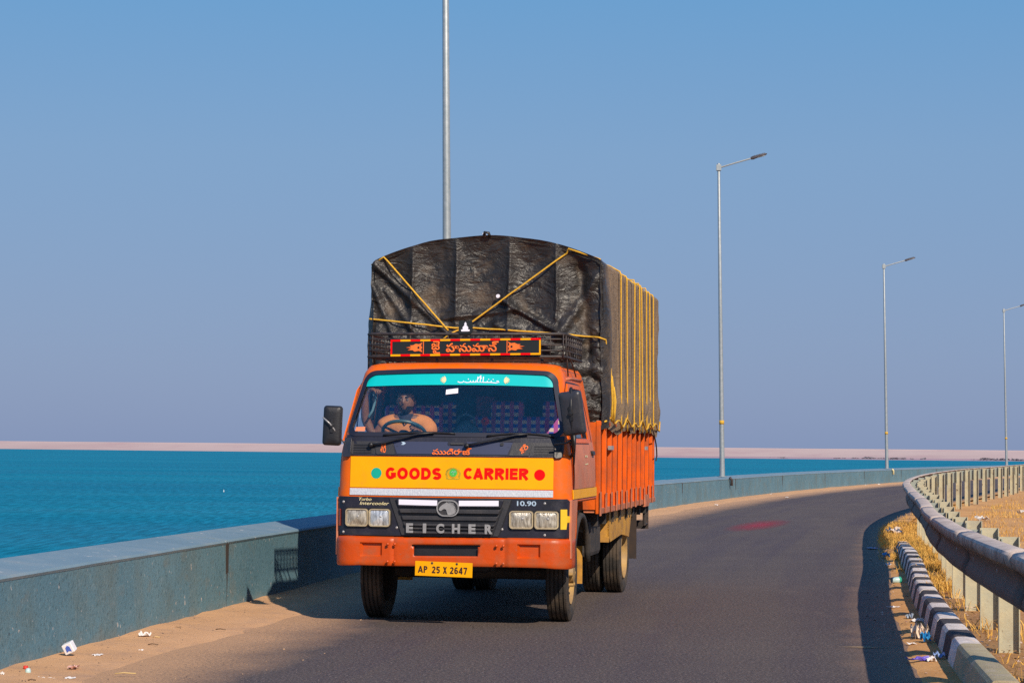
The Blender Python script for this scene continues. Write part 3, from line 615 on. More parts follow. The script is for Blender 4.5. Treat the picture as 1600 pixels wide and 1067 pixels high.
# ---- cab shell: loops round the cab, openings left out
def loop(z, inset=0, vin=0):
    W_ = Wd(z)-inset; pts = []; rf = max(.04, RC-inset*.3); f0 = Ff(z)+vin; bk = 1.78-inset*.6
    cols = []
    nF = 54
    for i in range(nF+1):
        u = -(W_-rf)+2*(W_-rf)*i/nF; cols.append((u, f0+.05*(u/Wd(z))**2))
    bl = f0+.05*((W_-rf)/Wd(z))**2
    for k in range(1, 8): a = math.pi/2*k/8; cols.append((W_-rf+rf*math.sin(a), bl+rf-rf*math.cos(a)))
    for k in range(0, 41): cols.append((W_, bl+rf+(bk-.06-bl-rf)*k/40))
    for k in range(1, 4): a = math.pi/2*k/4; cols.append((W_-.06+.06*math.cos(a), bk-.06+.06*math.sin(a)))
    nB = 8
    for k in range(nB+1): cols.append((W_-.06-2*(W_-.06)*k/nB, bk))
    for k in range(1, 4): a = math.pi/2*k/4; cols.append((-(W_-.06)-.06*math.sin(a), bk-.06+.06*math.cos(a)))
    for k in range(0, 41): cols.append((-W_, bk-.06-(bk-.06-bl-rf)*k/40))
    for k in range(1, 8): a = math.pi/2*k/8; cols.append((-(W_-rf)-rf*math.cos(a), bl+rf-rf*math.sin(a)))
    return [(u, v, z) for u, v in cols]
def wsout(grow=0, n=14):   # outline of the windscreen opening in (u, z)
    zb, zt = 1.665-grow, 2.20+grow; wb, wt = .925+grow, .842+grow; rb, rt = .06+grow*.6, .10+grow*.6; out = []
    for cx, cz, r_, a0 in ((wb-rb, zb+rb, rb, -90), (wt-rt, zt-rt, rt, 0), (-(wt-rt), zt-rt, rt, 90), (-(wb-rb), zb+rb, rb, 180)):
        for k in range(n+1):
            a = R(a0+90*k/n); out.append((cx+r_*math.cos(a), cz+r_*math.sin(a)))
    o2 = []
    for i, (x, z) in enumerate(out):   # fill in long edges, bow the top
        o2.append((x, z)); x2, z2 = out[(i+1) % len(out)]
        m_ = (36 if (i+1) % (2*(n+1)) == 0 else 12) if (i+1) % (n+1) == 0 else 1
        for k in range(1, m_): o2.append((x+(x2-x)*k/m_, z+(z2-z)*k/m_))
    return [(x, z-.022*(x/.85)**2*max(0, (z-1.7)/.5)) for x, z in o2]
def inside(p, poly):
    x, y = p; c_ = False; j = len(poly)-1
    for i in range(len(poly)):
        xi, yi = poly[i]; xj, yj = poly[j]
        if (yi > y) != (yj > y) and x < (xj-xi)*(y-yi)/(yj-yi)+xi: c_ = not c_
        j = i
    return c_
WS = wsout(.012)
SIDEWIN = [(.30, 1.62), (1.30, 1.62), (1.22, 2.08), (.58, 2.08), (.47, 2.02)]
zs = list(np.arange(.62, 1.1, .04))+list(np.arange(1.1, 1.6, .04))+list(np.arange(1.6, 2.26, .018))
rings = [loop(z) for z in zs]+[loop(2.265), loop(2.28, .03, .02), loop(2.292, .09, .06), loop(2.30, .2, .12), loop(2.305, .42, .25), loop(2.307, .62, .5)]
mb = MB(); nC = len(rings[0])
for r_ in rings: mb.v += r_
for i in range(len(rings)-1):
    for k in range(nC):
        k2 = (k+1) % nC; q = (i*nC+k, i*nC+k2, (i+1)*nC+k2, (i+1)*nC+k)
        c_ = sum((Vector(mb.v[a]) for a in q), Vector())/4
        if c_.y < Ff(c_.z)+.32 and inside((c_.x, c_.z), WS) and c_.z < 2.25: continue
        if abs(c_.x) > Wd(c_.z)-.03 and inside((c_.y, c_.z), SIDEWIN): continue
        if c_.z < 1.08 and c_.y > .50: continue                       # wheel arch and open underside
        if c_.z < .80 and abs(c_.x) < .93: continue
        mb.f.append(q); mb.m.append(0)
mb.f.append(tuple((len(rings)-1)*nC+k for k in range(nC))); mb.m.append(0)
cab = mb.build('cab', M['orange'], T, smooth=True, ang=50)
s_ = cab.modifiers.new('solid', 'SOLIDIFY'); s_.thickness = .028; s_.offset = -1
def ring(name, mt, oa, ob, off0, off1, parent=T, fn=S, **k):   # solid frame between two outlines with the same number of points
    mb = MB(); n = len(oa); vs = [fn(*p, off1) for p in oa]+[fn(*p, off0) for p in oa]+[fn(*p, off0) for p in ob]+[fn(*p, off1) for p in ob]
    fs = []
    for i in range(n):
        j = (i+1) % n
        assert len(oa) == len(ob), name
        for a in range(3): fs.append((a*n+i, a*n+j, (a+1)*n+j, (a+1)*n+i))
        fs.append((3*n+i, 3*n+j, j, i))
    mb.add(vs, fs); return mb.build(name, mt, parent, smooth=True, ang=40, **k)
def patch(name, mt, zr, wl, wr, off, th, parent=T, nu=24, fn=S, dz=.02, bevel=0):
    """a sheet following the cab front between z0 and z1, edges wl(z)..wr(z)"""
    z0, z1 = zr; nz_ = max(1, int((z1-z0)/dz)); f = [[], []]
    for i in range(nz_+1):
        z = z0+(z1-z0)*i/nz_; a, b = (wl(z) if callable(wl) else wl), (wr(z) if callable(wr) else wr)
        for s in (0, 1): f[s].append([fn(a+(b-a)*j/nu, z, off+th*s) for j in range(nu+1)])
    mb = MB(); mb.grid(f[0]); mb.grid(f[1]); n0 = (nz_+1)*(nu+1); nc = nu+1
    rim = [(0, j) for j in range(nu)]+[(i, nu) for i in range(nz_)]+[(nz_, j) for j in range(nu, 0, -1)]+[(i, 0) for i in range(nz_, 0, -1)]
    idx = [i*nc+j for i, j in rim]
    for a, b in zip(idx, idx[1:]+idx[:1]): mb.f.append((a, b, n0+b, n0+a)); mb.m.append(0)
    return mb.build(name, mt, parent, smooth=True, ang=40, bevel=bevel)
def rrect(cx, cz, hw, hh, r_, n=5, skew=0):
    out = []
    for sx_, sz_, a0 in ((1, -1, -90), (1, 1, 0), (-1, 1, 90), (-1, -1, 180)):
        for k in range(n+1):
            a = R(a0+90*k/n); x = cx+sx_*(hw-r_)+r_*math.cos(a); z = cz+sz_*(hh-r_)+r_*math.sin(a); out.append((x+skew*(z-cz), z))
    return out
def plate(name, mt, poly, off, th, parent=T, fn=S, **k):
    return MB().prism(poly, lambda u, z: fn(u, z, off), lambda u, z: fn(u, z, off+th)).build(name, mt, parent, **k)

# ---- windscreen: rubber, glass, teal film
ring('windscreen_seal', M['rubber'], wsout(.034), wsout(-.004), .02, -.014)
def glassmat(tint, dirt_or_sheen=.0, name='windscreen_glass', refl=.9):
    m = bpy.data.materials.new(name); m.use_nodes = True; nt = m.node_tree; nt.nodes.clear(); out = N(nt, 'ShaderNodeOutputMaterial')
    t = N(nt, 'ShaderNodeBsdfTransparent'); t.inputs[0].default_value = (*tint, 1); g = N(nt, 'ShaderNodeBsdfGlossy'); g.inputs['Roughness'].default_value = .02; g.inputs[0].default_value = (refl, refl, refl, 1)
    f = N(nt, 'ShaderNodeFresnel'); f.inputs[0].default_value = 1.5; a = N(nt, 'ShaderNodeMixShader'); L(nt, f.outputs[0], a.inputs[0]); L(nt, t.outputs[0], a.inputs[1]); L(nt, g.outputs[0], a.inputs[2])
    tc = N(nt, 'ShaderNodeTexCoord'); n1 = N(nt, 'ShaderNodeTexNoise'); n1.inputs['Scale'].default_value = 4; n1.inputs['Detail'].default_value = 10; n1.inputs['Roughness'].default_value = .7; L(nt, tc.outputs['Object'], n1.inputs[0])
    mr = N(nt, 'ShaderNodeMapRange'); L(nt, n1.outputs[0], mr.inputs[0]); mr.inputs[1].default_value = .3; mr.inputs[2].default_value = .8; mr.inputs[3].default_value = dirt_or_sheen*.5; mr.inputs[4].default_value = dirt_or_sheen*1.5
    d = N(nt, 'ShaderNodeBsdfDiffuse'); d.inputs[0].default_value = (.0, .14, .30, 1); b = N(nt, 'ShaderNodeMixShader'); L(nt, mr.outputs[0], b.inputs[0]); L(nt, a.outputs[0], b.inputs[1]); L(nt, d.outputs[0], b.inputs[2]); L(nt, b.outputs[0], out.inputs[0])  # dark blue diffuse layer paints the bluish reflections into the glass
    return m
def wsw(z): return .925-(z-1.665)/(2.20-1.665)*(.925-.842)
def wsz(u, z): return z-.022*(u/.85)**2*max(0, (z-1.7)/.5)
SG = lambda u, z, off=0: S(u, wsz(u, z), off)
patch('windscreen', glassmat((.95, .98, 1.0), .028), (1.660, 2.205), lambda z: -wsw(z)-.0, lambda z: wsw(z)+.0, .008, .005, fn=SG, nu=40)
def fw(z):
    t = max(0, min(1, (z-2.10)/.10)); return wsw(z)-.003-.085*(1-math.sqrt(max(0, 1-t*t)))
patch('sun_film', M['teal'], (2.088, 2.197), lambda z: -fw(z), fw, .002, .003, fn=SG, nu=40, dz=.008)
plate('paper_sticker', M['white'], [(-.105, 2.045), (.0, 2.058), (.003, 2.015), (-.105, 2.002)], .001, .003, fn=SG)
plate('side_sticker', simple('salmon_sticker', (.75, .25, .12)), [(-.885, 1.712), (-.80, 1.715), (-.80, 1.675), (-.89, 1.675)], .001, .003, fn=SG)
# writing on the film: leaf fans and a flowing line
def stroke(mb, pts, wd, off=-.004, fn=S, mi=0):
    P = [Vector((a, 0, b)) for a, b in pts]; n = len(P); Lp, Rp = [], []
    for i in range(n):
        t = (P[min(i+1, n-1)]-P[max(i-1, 0)]).normalized(); r_ = Vector((t.z, 0, -t.x)); ww = wd[i] if isinstance(wd, (list, tuple)) else wd
        Lp.append(P[i]+r_*ww/2); Rp.append(P[i]-r_*ww/2)
    b = len(mb.v); mb.v += [tuple(fn(p.x, p.z, off)) for p in Lp]+[tuple(fn(p.x, p.z, off)) for p in Rp]
    for i in range(n-1): mb.f.append((b+i, b+i+1, b+n+i+1, b+n+i)); mb.m.append(mi)
def writing(name, mt, strokes, wd, off=-.004, parent=T, fn=S):
    mb = MB()
    for k, s_ in enumerate(strokes): stroke(mb, s_, wd, off-.0003*k, fn)
    return mb.build(name, mt, parent, recalc=False)
zc = 2.135; st = []
st.append([(-.01, zc-.018), (.01, zc-.026), (.035, zc-.024), (.045, zc-.012)])
st.append([(.05, zc-.02), (.075, zc-.026), (.10, zc-.022), (.105, zc-.008)]); st.append([(.105, zc-.022), (.125, zc-.022), (.13, zc-.006)]); st.append([(.13, zc-.022), (.15, zc-.022), (.155, zc-.004)])
for x in (.165, .19, .215): st.append([(x-.02, zc-.022), (x, zc-.022), (x+.002, zc+.028+.012*(x == .19))])
st.append([(.165, zc+.004), (.19, zc+.034), (.2, zc+.008)]); st.append([(.213, zc-.022), (.25, zc-.022), (.255, zc-.008)]); st.append([(.25, zc-.022), (.285, zc-.022), (.29, zc-.006)])
st.append([(.285, zc-.022), (.33, zc-.026), (.36, zc-.018), (.35, zc-.008), (.335, zc-.012)])
for x in (.08, .26, .30): st.append([(x, zc+.004), (x+.008, zc+.006)])
writing('film_writing', M['white'], st, .0075, -.001, fn=SG)
for cx, sg in ((-.115, 1), (.40, -1)):
    mb = MB()
    for k in range(7):
        a = R(90+sg*(25+k*22)); b = (cx+math.cos(a)*.052, zc+math.sin(a)*.036); stroke(mb, [(cx, zc-.004), ((cx+b[0])/2, (zc+b[1])/2), b], [.003, .014, .003], -.001-.0003*k, SG)
    mb.build('leaf_emblem', M['cream'], T, recalc=False)

# ---- dark scuttle panel under the windscreen
def sp_w(z):
    t = max(0, (1.53-z)/.07); return .965-.05*(1-math.sqrt(max(0, 1-min(1, t)**2)))
patch('scuttle_panel', M['navy'], (1.462, 1.645), lambda z: -sp_w(z), sp_w, -.008, .02, nu=50, dz=.01)
ring('scuttle_trim', M['rubber'], [(-.55, 1.60), (.545, 1.60), (.50, 1.472), (-.50, 1.472)], [(-.535, 1.592), (.53, 1.592), (.488, 1.48), (-.488, 1.48)], -.008, -.014)
patch('scuttle_lid', simple('blue_grey_plastic', (.045, .05, .095), .35, coat=.3), (1.482, 1.588), lambda z: -.487-.045*(z-1.482)/.106, lambda z: .486+.045*(z-1.482)/.106, -.012, .006, nu=30)
mb = MB()
for u in (-.5, .5): stroke(mb, [(u*1.0, 1.545), (u*-.0, 1.540)], .004, -.0125)
mb.build('lid_crease', M['rubber'], T, recalc=False)
for sg in (-1, 1):
    plate('vent_panel', M['grey_plastic'], [(sg*.685, 1.475), (sg*.895, 1.475), (sg*.91, 1.50), (sg*.91, 1.588), (sg*.665, 1.588)][::sg], -.012, .006)
    f = rrect(sg*.60, 1.53, .085, .055, .008, 3, skew=-sg*-.25)
    plate('corner_trim', M['grey_plastic'], f, -.018, .012)
    for k in range(4):
        z = 1.485+.022*k; plate('louvre', M['blackplastic'], [(sg*.715, z), (sg*.885, z), (sg*.88, z+.011), (sg*.72, z+.011)], -.0165, .006)
plate('end_lamp', M['mirrorback'], rrect(-.945, 1.535, .042, .085, .02), -.03, .03, bevel=.004)
plate('end_lamp', M['blackplastic'], rrect(.925, 1.535, .035, .08, .02), -.03, .03, bevel=.004)
plate('handle_recess', M['rubber'], rrect(.045, 1.574, .085, .018, .016), -.016, .008)
plate('lid_handle', M['grey_plastic'], rrect(.045, 1.574, .058, .009, .008), -.026, .012)
plate('washer_jet', M['bluewhite'], [(-.455, 1.585), (-.43, 1.585), (-.412, 1.572), (-.43, 1.559), (-.455, 1.559), (-.44, 1.572)], -.016, .006)
plate('washer_jet', M['blackplastic'], rrect(.435, 1.572, .014, .012, .006), -.022, .012)

# ---- text
def text(body, cx, cz, width, height, mt, name, parent=T, fn=S, off=-.004, bold=.0, depth=0, bev=0, mirror=False, shear=0, spacing=1, rot=0):
    cu = bpy.data.curves.new(name, 'FONT'); cu.body = body; cu.align_x = 'LEFT'; cu.offset = bold; cu.shear = shear; cu.space_character = spacing
    if bev: cu.bevel_depth = bev; cu.bevel_resolution = 1
    if depth: cu.extrude = depth
    o = bpy.data.objects.new(name, cu); C.objects.link(o); dg = bpy.context.evaluated_depsgraph_get(); dg.update()
    me = bpy.data.meshes.new_from_object(o.evaluated_get(dg)); bpy.data.objects.remove(o); bpy.data.curves.remove(cu)
    v = np.array([tuple(p.co) for p in me.vertices]); a, b = v.min(0), v.max(0)
    for p in me.vertices:
        u = (p.co.x-(a[0]+b[0])/2)/(b[0]-a[0])*width; z = (p.co.y-(a[1]+b[1])/2)/(b[1]-a[1])*height
        u, z = u*math.cos(rot)-z*math.sin(rot), u*math.sin(rot)+z*math.cos(rot)
        dz = (p.co.z-b[2])*(.006/max(1e-6, b[2]-a[2])) if (b[2]-a[2]) > 1e-5 else 0
        q = fn(cx+u, cz+z, off-dz); p.co = q
    me.materials.clear(); return link(name, me, mt, parent)

# ---- yellow nose panel
patch('nose_panel', M['yellow'], (1.188, 1.455), -.905, .885, -.006, .012, nu=40)
patch('reflective_strip', M['silver'], (1.122, 1.180), -.905, .885, -.007, .012, nu=40)
def arcp(cx, cy, rx, ry, a0, a1, n=14): return [(cx+rx*math.cos(R(a0+(a1-a0)*k/n)), cy+ry*math.sin(R(a0+(a1-a0)*k/n))) for k in range(n+1)]
def glyph(ch, w_, t):   # centre lines of a bold grotesque letter in a box w_ x 1
    h = t/2; a, b, c_, d = h, w_-h, h, 1-h; m_ = w_/2
    G = {'O': [arcp(m_, .5, m_-h, .5-h, 0, 360, 32)], 'C': [arcp(m_, .5, m_-h, .5-h, 42, 318, 26)],
         'G': [arcp(m_, .5, m_-h, .5-h, 42, 325, 26), [(m_+.02, .43), (w_, .43)], [(b, .43), (b, .16)]],
         'D': [[(a, 0), (a, 1)], [(a, d), (m_*.9, d)]+arcp(m_*.9, .5, b-m_*.9, .5-h, 90, -90, 16)+[(m_*.9, c_), (a, c_)]],
         'S': [arcp(m_, 1-h-(.5-h)/2, m_-h, (.5-h)/2, 25, 240, 14)[:-1]+arcp(m_, h+(.5-h)/2, m_-h, (.5-h)/2, 62, -155, 14)],
         'A': [[(h*.8, 0), (m_, 1-h*.3)], [(w_-h*.8, 0), (m_, 1-h*.3)], [(w_*.22, .28), (w_*.78, .28)]],
         'R': [[(a, 0), (a, 1)], [(a, d), (m_*1.05, d)]+arcp(m_*1.05, .73-h*.1, b-m_*1.05, d-.73+h*.1, 90, -90, 12)+[(a, .46-h*.2)], [(m_*.95, .44), (w_-h*.7, 0)]],
         'P': [[(a, 0), (a, 1)], [(a, d), (m_, d)]+arcp(m_, .71, b-m_, d-.71, 90, -90, 12)+[(a, .42+h)]],
         'I': [[(m_, 0), (m_, 1)]], 'E': [[(a, 0), (a, 1)], [(a, d), (w_, d)], [(a, .52), (w_*.94, .52)], [(a, c_), (w_, c_)]],
         'X': [[(h, 0), (w_-h, 1)], [(h, 1), (w_-h, 0)]], '7': [[(0, d), (w_, d)], [(b, d), (m_*.8, 0)]],
         '2': [arcp(m_, .70, m_-h, .3-h, 165, -35, 14)+[(a, h*1.2)], [(0, c_), (w_, c_)]],
         '5': [[(w_*.95, d), (a*1.4, d)], [(a*1.5, 1), (a, .5)], [(a, .55)]+arcp(m_, .33, m_-h, .33-h, 110, -150, 16)],
         '6': [arcp(m_, .32, m_-h, .32-h, 0, 360, 24), [(a, .34)]+arcp(m_+.03, .62, m_-h+.03, .38-h, 180, 50, 10)],
         '4': [[(b-h*.6, 0), (b-h*.6, 1)], [(b-h, 1-h*.6), (h*.7, .30)], [(0, .27), (w_, .27)]]}
    return G[ch]
def block(word, cx, cz, width, height, mt, name, t=.265, gap=.085, parent=T, fn=S, off=-.0075, rot=0):
    ws = {'I': t, 'E': .68, 'S': .74, 'O': .86, 'G': .84, 'C': .84, 'D': .78, 'A': .84, 'R': .80, 'P': .62, 'X': .66}
    L_ = [ws.get(c_, .58) for c_ in word]; tot = sum(L_)+gap*(len(word)-1); k = width/tot; x = cx-width/2
    for i, (c_, w_) in enumerate(zip(word, L_)):
        mb = MB()
        for q, st_ in enumerate(glyph(c_, w_, t)):
            P = [(x+a*k, cz+(b-.5)*height) for a, b in st_]
            P = [(cx+(a-cx)*math.cos(rot)-(b-cz)*math.sin(rot), cz+(a-cx)*math.sin(rot)+(b-cz)*math.cos(rot)) for a, b in P]
            # thicken with the true aspect of the box
            n = len(P); Lp, Rp = [], []; wdt = t*(k+height)/2
            for j in range(n):
                p0, p1 = P[max(j-1, 0)], P[min(j+1, n-1)]
                if c_ == 'O' or (c_ == '6' and q == 0): p0, p1 = P[(j-1) % (n-1)], P[(j+1) % (n-1)]
                dx, dz = p1[0]-p0[0], p1[1]-p0[1]; l_ = math.hypot(dx, dz) or 1; nx, nz_2 = dz/l_*wdt/2, -dx/l_*wdt/2
                Lp.append((P[j][0]+nx, P[j][1]+nz_2)); Rp.append((P[j][0]-nx, P[j][1]-nz_2))
            b0 = len(mb.v); mb.v += [tuple(fn(a, b, off-.0003*q)) for a, b in Lp+Rp]
            for j in range(n-1): mb.f.append((b0+j, b0+j+1, b0+n+j+1, b0+n+j)); mb.m.append(0)
        mb.build(name, mt, parent, recalc=False); x += (w_+gap-(.10 if c_ == 'C' else 0))*k
block('GOODS', -.335, 1.312, .50, .102, M['red'], 'letter')
block('CARRIER', .395, 1.318, .575, .098, M['red'], 'letter')
circ = lambda cx, cz, r_, n=28: [(cx+r_*math.cos(2*math.pi*k/n), cz+r_*math.sin(2*math.pi*k/n)) for k in range(n)]
plate('painted_dot', M['green'], circ(-.668, 1.312, .047), -.008, .002)
plate('painted_dot', M['red2'], circ(.768, 1.312, .047), -.008, .002)
em = empty('crest'); em.parent = T
plate('crest_disc', M['green2'], circ(.018, 1.322, .034), -.009, .002, em)
mb = MB()
for k in range(20):
    a = R(-35+250*k/19); stroke(mb, [(.018+.050*math.cos(a), 1.315+.042*math.sin(a)), (.018+.068*math.cos(a+.1), 1.315+.056*math.sin(a+.1))], .006, -.0085-.0001*k)
stroke(mb, [(.018+.040*math.cos(R(a)), 1.320+.040*math.sin(R(a))) for a in range(0, 361, 15)], .004, -.0082)
stroke(mb, [(-.045, 1.278), (-.02, 1.268), (.018, 1.272), (.056, 1.268), (.081, 1.278)], .008, -.0081)
mb.build('crest_wreath', M['olive'], em, recalc=False)
writing('crest_figure', M['bluewhite'], [[(.0, 1.325), (.012, 1.335), (.03, 1.325)], [(.018, 1.318), (.018, 1.305)], [(.03, 1.338), (.038, 1.330)]], .004, -.0105, em)
text('ముదిరాజ్', .0, 1.506, .345, .058, M['orangeprint'], 'lettering', off=-.020, bev=.018)
text('శ్రీ', -.612, 1.533, .050, .090, M['orangeprint'], 'lettering', off=-.020, bev=.02)
text('శ్రీ', .625, 1.533, .085, .052, M['orangeprint'], 'lettering', off=-.020, bev=.02, rot=R(52))

# ---- grille and headlamps
def GW(u, z, off=0): return Vector((u, Fv(u, z)-.035+off, z))
patch('grille_panel', M['navy'], (.775, 1.108), lambda z: -1.03+.03*max(0, (z-1.08)/.03), lambda z: 1.03-.03*max(0, (z-1.08)/.03), 0, .05, fn=GW, nu=60, dz=.015)
tz = lambda z, k=0: .425+k+(z-.79)/.31*.11
patch('grille_centre', M['grey_plastic'], (.785, 1.100), lambda z: -tz(z), lambda z: tz(z), -.012, .012, fn=GW, nu=24)
for sg in (-1, 1):
    mb = MB(); stroke(mb, [(sg*(tz(z)+.004), z) for z in (.785, .9, 1.0, 1.1)], .010, -.004, GW); stroke(mb, [(sg*(tz(z)-.05), z) for z in (.785, .9, 1.0, 1.03)], .012, -.0135, GW); mb.build('grille_groove', M['blackplastic'], T, recalc=False)
for z0, z1, mt, o_ in ((1.028, 1.094, 'navy', .022), (.975, 1.010, 'grey_plastic', .03), (.915, .952, 'grey_plastic', .02), (.865, .885, 'grey_plastic', .028), (.835, .850, 'grey_plastic', .02), (.80, .818, 'grey_plastic', .026)):
    patch('grille_slat', M[mt], (z0, z1), lambda z: -tz(z)+.06, lambda z: tz(z)-.06, -.012-o_, o_, fn=GW, nu=20, dz=.01, bevel=.004)
for z0, z1 in ((1.010, 1.028), (.952, .975), (.885, .915), (.850, .865), (.818, .835)):
    patch('grille_gap', M['blackplastic'], (z0, z1), lambda z: -tz(z)+.07, lambda z: tz(z)-.07, -.014, .003, fn=GW, nu=20)
plate('white_strip', M['white'], [(-.445, 1.090), (-.105, 1.086), (-.105, 1.040), (-.445, 1.044)], -.038, .003, fn=GW)
plate('white_strip', M['white'], [(.085, 1.086), (.430, 1.090), (.430, 1.044), (.085, 1.040)], -.038, .003, fn=GW)
bd = empty('badge'); bd.parent = T
BX, BZ = -.01, 1.02
ring('badge_rim', M['chrome'], rrect(BX, BZ, .098, .070, .066, 8), rrect(BX, BZ, .088, .060, .057, 8), -.040, -.052, bd, GW)
plate('badge_ground', M['grey_plastic'], rrect(BX, BZ, .089, .061, .058, 8), -.043, .012, bd, fn=GW)
horse = [(-.078, -.010), (-.066, .012), (-.045, .030), (-.020, .044), (-.006, .054), (.000, .044), (.022, .040), (.045, .022), (.062, -.004), (.072, -.030), (.060, -.046), (.030, -.057), (.002, -.057), (-.006, -.036), (-.012, -.012), (-.030, -.006), (-.046, -.014), (-.058, -.024), (-.070, -.022)]
plate('horse_head', M['chrome'], [(BX+a, BZ+b) for a, b in horse], -.052, .008, bd, fn=GW)
mb = MB()
for k in range(6): stroke(mb, [(BX+.006+k*.010, BZ+.050-k*.007), (BX+.052+k*.005, BZ+.045-k*.013)], .0045, -.0535, GW)
mb.build('mane_lines', M['chrome'], bd, recalc=False)
for i, ch in enumerate('EICHER'):
    wdt = {'E': .062, 'I': .03, 'C': .07, 'H': .07, 'R': .068}[ch]
    text(ch, [-.345, -.213, -.075, .063, .203, .347][i], .846, wdt, .082, M['chrome'], 'badge_letter', fn=GW, off=-.046, bold=.052, depth=.02)
text('10.90', .665, 1.068, .165, .042, M['bluewhite'], 'lettering', fn=GW, off=-.005, bold=.02)
text('Turbo', -.755, 1.087, .115, .026, M['cream'], 'lettering', fn=GW, off=-.005, bold=.01, shear=.25)
text('Intercooler', -.672, 1.052, .265, .028, M['cream'], 'lettering', fn=GW, off=-.005, bold=.01, shear=.25)
for i, (u, mt) in enumerate(((-.828, 'lampglass'), (-.622, 'lampglass2'), (.622, 'lampglass'), (.838, 'lampglass'))):
    h = empty('headlight'); h.parent = T; z = .928; hw = .100 if i != 1 else .094
    plate('lamp_recess', M['blackplastic'], rrect(u, z, hw+.014, .086, .03), -.003, .003, h, fn=GW)
    ring('lamp_rim', M['lampring'], rrect(u, z, hw+.002, .076, .028, 8), rrect(u, z, hw-.008, .066, .020, 8), -.002, -.026, h, GW)
    rows = []
    for a in range(9):
        t = a/8; rows.append([GW(u+(px-u)*t, z+(pz-z)*t, -.030+.014*t*t) for px, pz in rrect(u, z, hw-.008, .066, .020, 8)])
    rows = [r_+[r_[0]] for r_ in rows]
    MB().grid(rows).build('lamp_lens', M[mt], h, smooth=True, recalc=False)
    mb = MB(); mb.lathe([(-.0315, .001), (-.0315, .009), (-.028, .011)], (u+.012, Fv(u, z)-.035, z+.01), 'y', 14); mb.build('lamp_bulb', M['chrome'], h, smooth=True)
for u, z in ((-.955, 1.06), (-.955, .80), (.82, 1.07), (.82, .80), (-.47, .845), (.455, .845)):
    mb = MB().lathe([(-.004, .001), (-.004, .010), (.004, .013)], (u, Fv(u, z)-.036, z), 'y', 10); mb.build('screw', M['chrome'], T, smooth=True)
def GWr(u, z, off=0): return GW(u, z, off)
pl = [(.955, 1.02), (1.005, 1.02), (1.005, .965), (1.026, .96), (1.026, .91), (1.005, .905), (1.0, .85), (.955, .85)]
plate('yellow_marker', M['yellow2'], pl, -.006, .03, fn=GW)
plate('indicator', M['indicator'], [(-1.03, 1.00), (-.985, 1.0), (-.985, .85), (-1.03, .85)], -.012, .04, fn=GW, bevel=.005)

# ---- bumper: a pressed section that wraps the corners, with a slot and two pockets
def bump_outline():
    out = []; hw = 1.0; r_ = .15
    for k in range(0, 7): out.append((-hw, .36-(.36-.10)*k/7))
    out = [(-hw, .42), (-hw, .30), (-hw, .20)]
    for k in range(0, 9): a = math.pi/2*k/8; out.append((-hw+r_-r_*math.cos(a), .02+r_-r_*math.sin(a)+.02))
    return out
left_b = bump_outline(); us = list(np.linspace(-.85, .85, 86)); path = left_b+[(u, .04-.02*(1-(u/.85)**2)) for u in us[1:-1]]+[(-u, v) for u, v in reversed(left_b)]
bz = [(.523, .11), (.520, .03), (.525, .006), (.535, 0), (.555, 0), (.58, 0), (.595, 0), (.61, 0), (.64, 0), (.665, 0), (.69, 0), (.705, 0), (.72, 0), (.745, .0), (.76, .010), (.768, .03), (.765, .12)]
rows = []
for z, b in bz:
    row = []
    for i, (u, v) in enumerate(path):
        t = Vector((path[min(i+1, len(path)-1)][0]-path[max(i-1, 0)][0], path[min(i+1, len(path)-1)][1]-path[max(i-1, 0)][1])).normalized(); nrm = Vector((-t.y, t.x))
        d = b-.028
        au = abs(u)
        if .60 < au < .79 and .60 < z < .71 and v < .2: d += .032
        if .47 < au < .50 or False: d += .006
        if au >= .50: d -= .008
        zz_ = z+.004*math.sin(u*3)-(.012*max(0, au-.8)/.2 if z < .55 else 0)
        row.append((u+nrm.x*d, v+nrm.y*d, zz_))
    rows.append(row)
mb = MB(); nc = len(path); mb.v = [p for r_ in rows for p in r_]
for i in range(len(rows)-1):
    for j in range(nc-1):
        um = (path[j][0]+path[j+1][0])/2; zm = (bz[i][0]+bz[i+1][0])/2
        if abs(um+.03) < .285+(zm-.64)*.12 and .605 < zm < .70 and path[j][1] < .1: continue
        mb.f.append((i*nc+j, i*nc+j+1, (i+1)*nc+j+1, (i+1)*nc+j)); mb.m.append(0)
bmp = mb.build('bumper', M['bumper'], T, smooth=True, ang=38); s_ = bmp.modifiers.new('solid', 'SOLIDIFY'); s_.thickness = .006; s_.offset = 0
MB().box(-.36, .30, .03, .05, .58, .72).build('bumper_slot', M['blackplastic'], T)
for u in (-.535, -.475, .415, .475):
    for z in (.555, .705):
        MB().lathe([(-.012, .001), (-.010, .010), (0, .014)], (u, -.032 if abs(u) < .5 else -.04, z), 'y', 10).build('bumper_bolt', M['bumper'], T, smooth=True)
mb = MB(); mb.box(-.295, .205, -.068, -.064, .438, .562)
npl = mb.build('number_plate', M['yellow'], T); npl.rotation_euler = (0, R(1.2), 0); npl.location = (0, 0, 0)
FP = lambda u, z, off=0: Vector((u, -.069+off, z))
PK = simple('plate_black', (.03, .006, .006))
for s_, cx, wd_ in (('AP', -.228, .082), ('25', -.112, .070), ('X', -.033, .034), ('2647', .085, .150)):
    block(s_, cx, .493, wd_, .058, PK, 'plate_letter', t=.20, gap=.14, parent=npl, fn=FP, off=-.0015)
for u in (-.148, .068): MB().lathe([(-.072, .001), (-.072, .008), (-.069, .011)], (u, 0, .548), 'y', 10).build('plate_bolt', M['chassis'], npl, smooth=True)

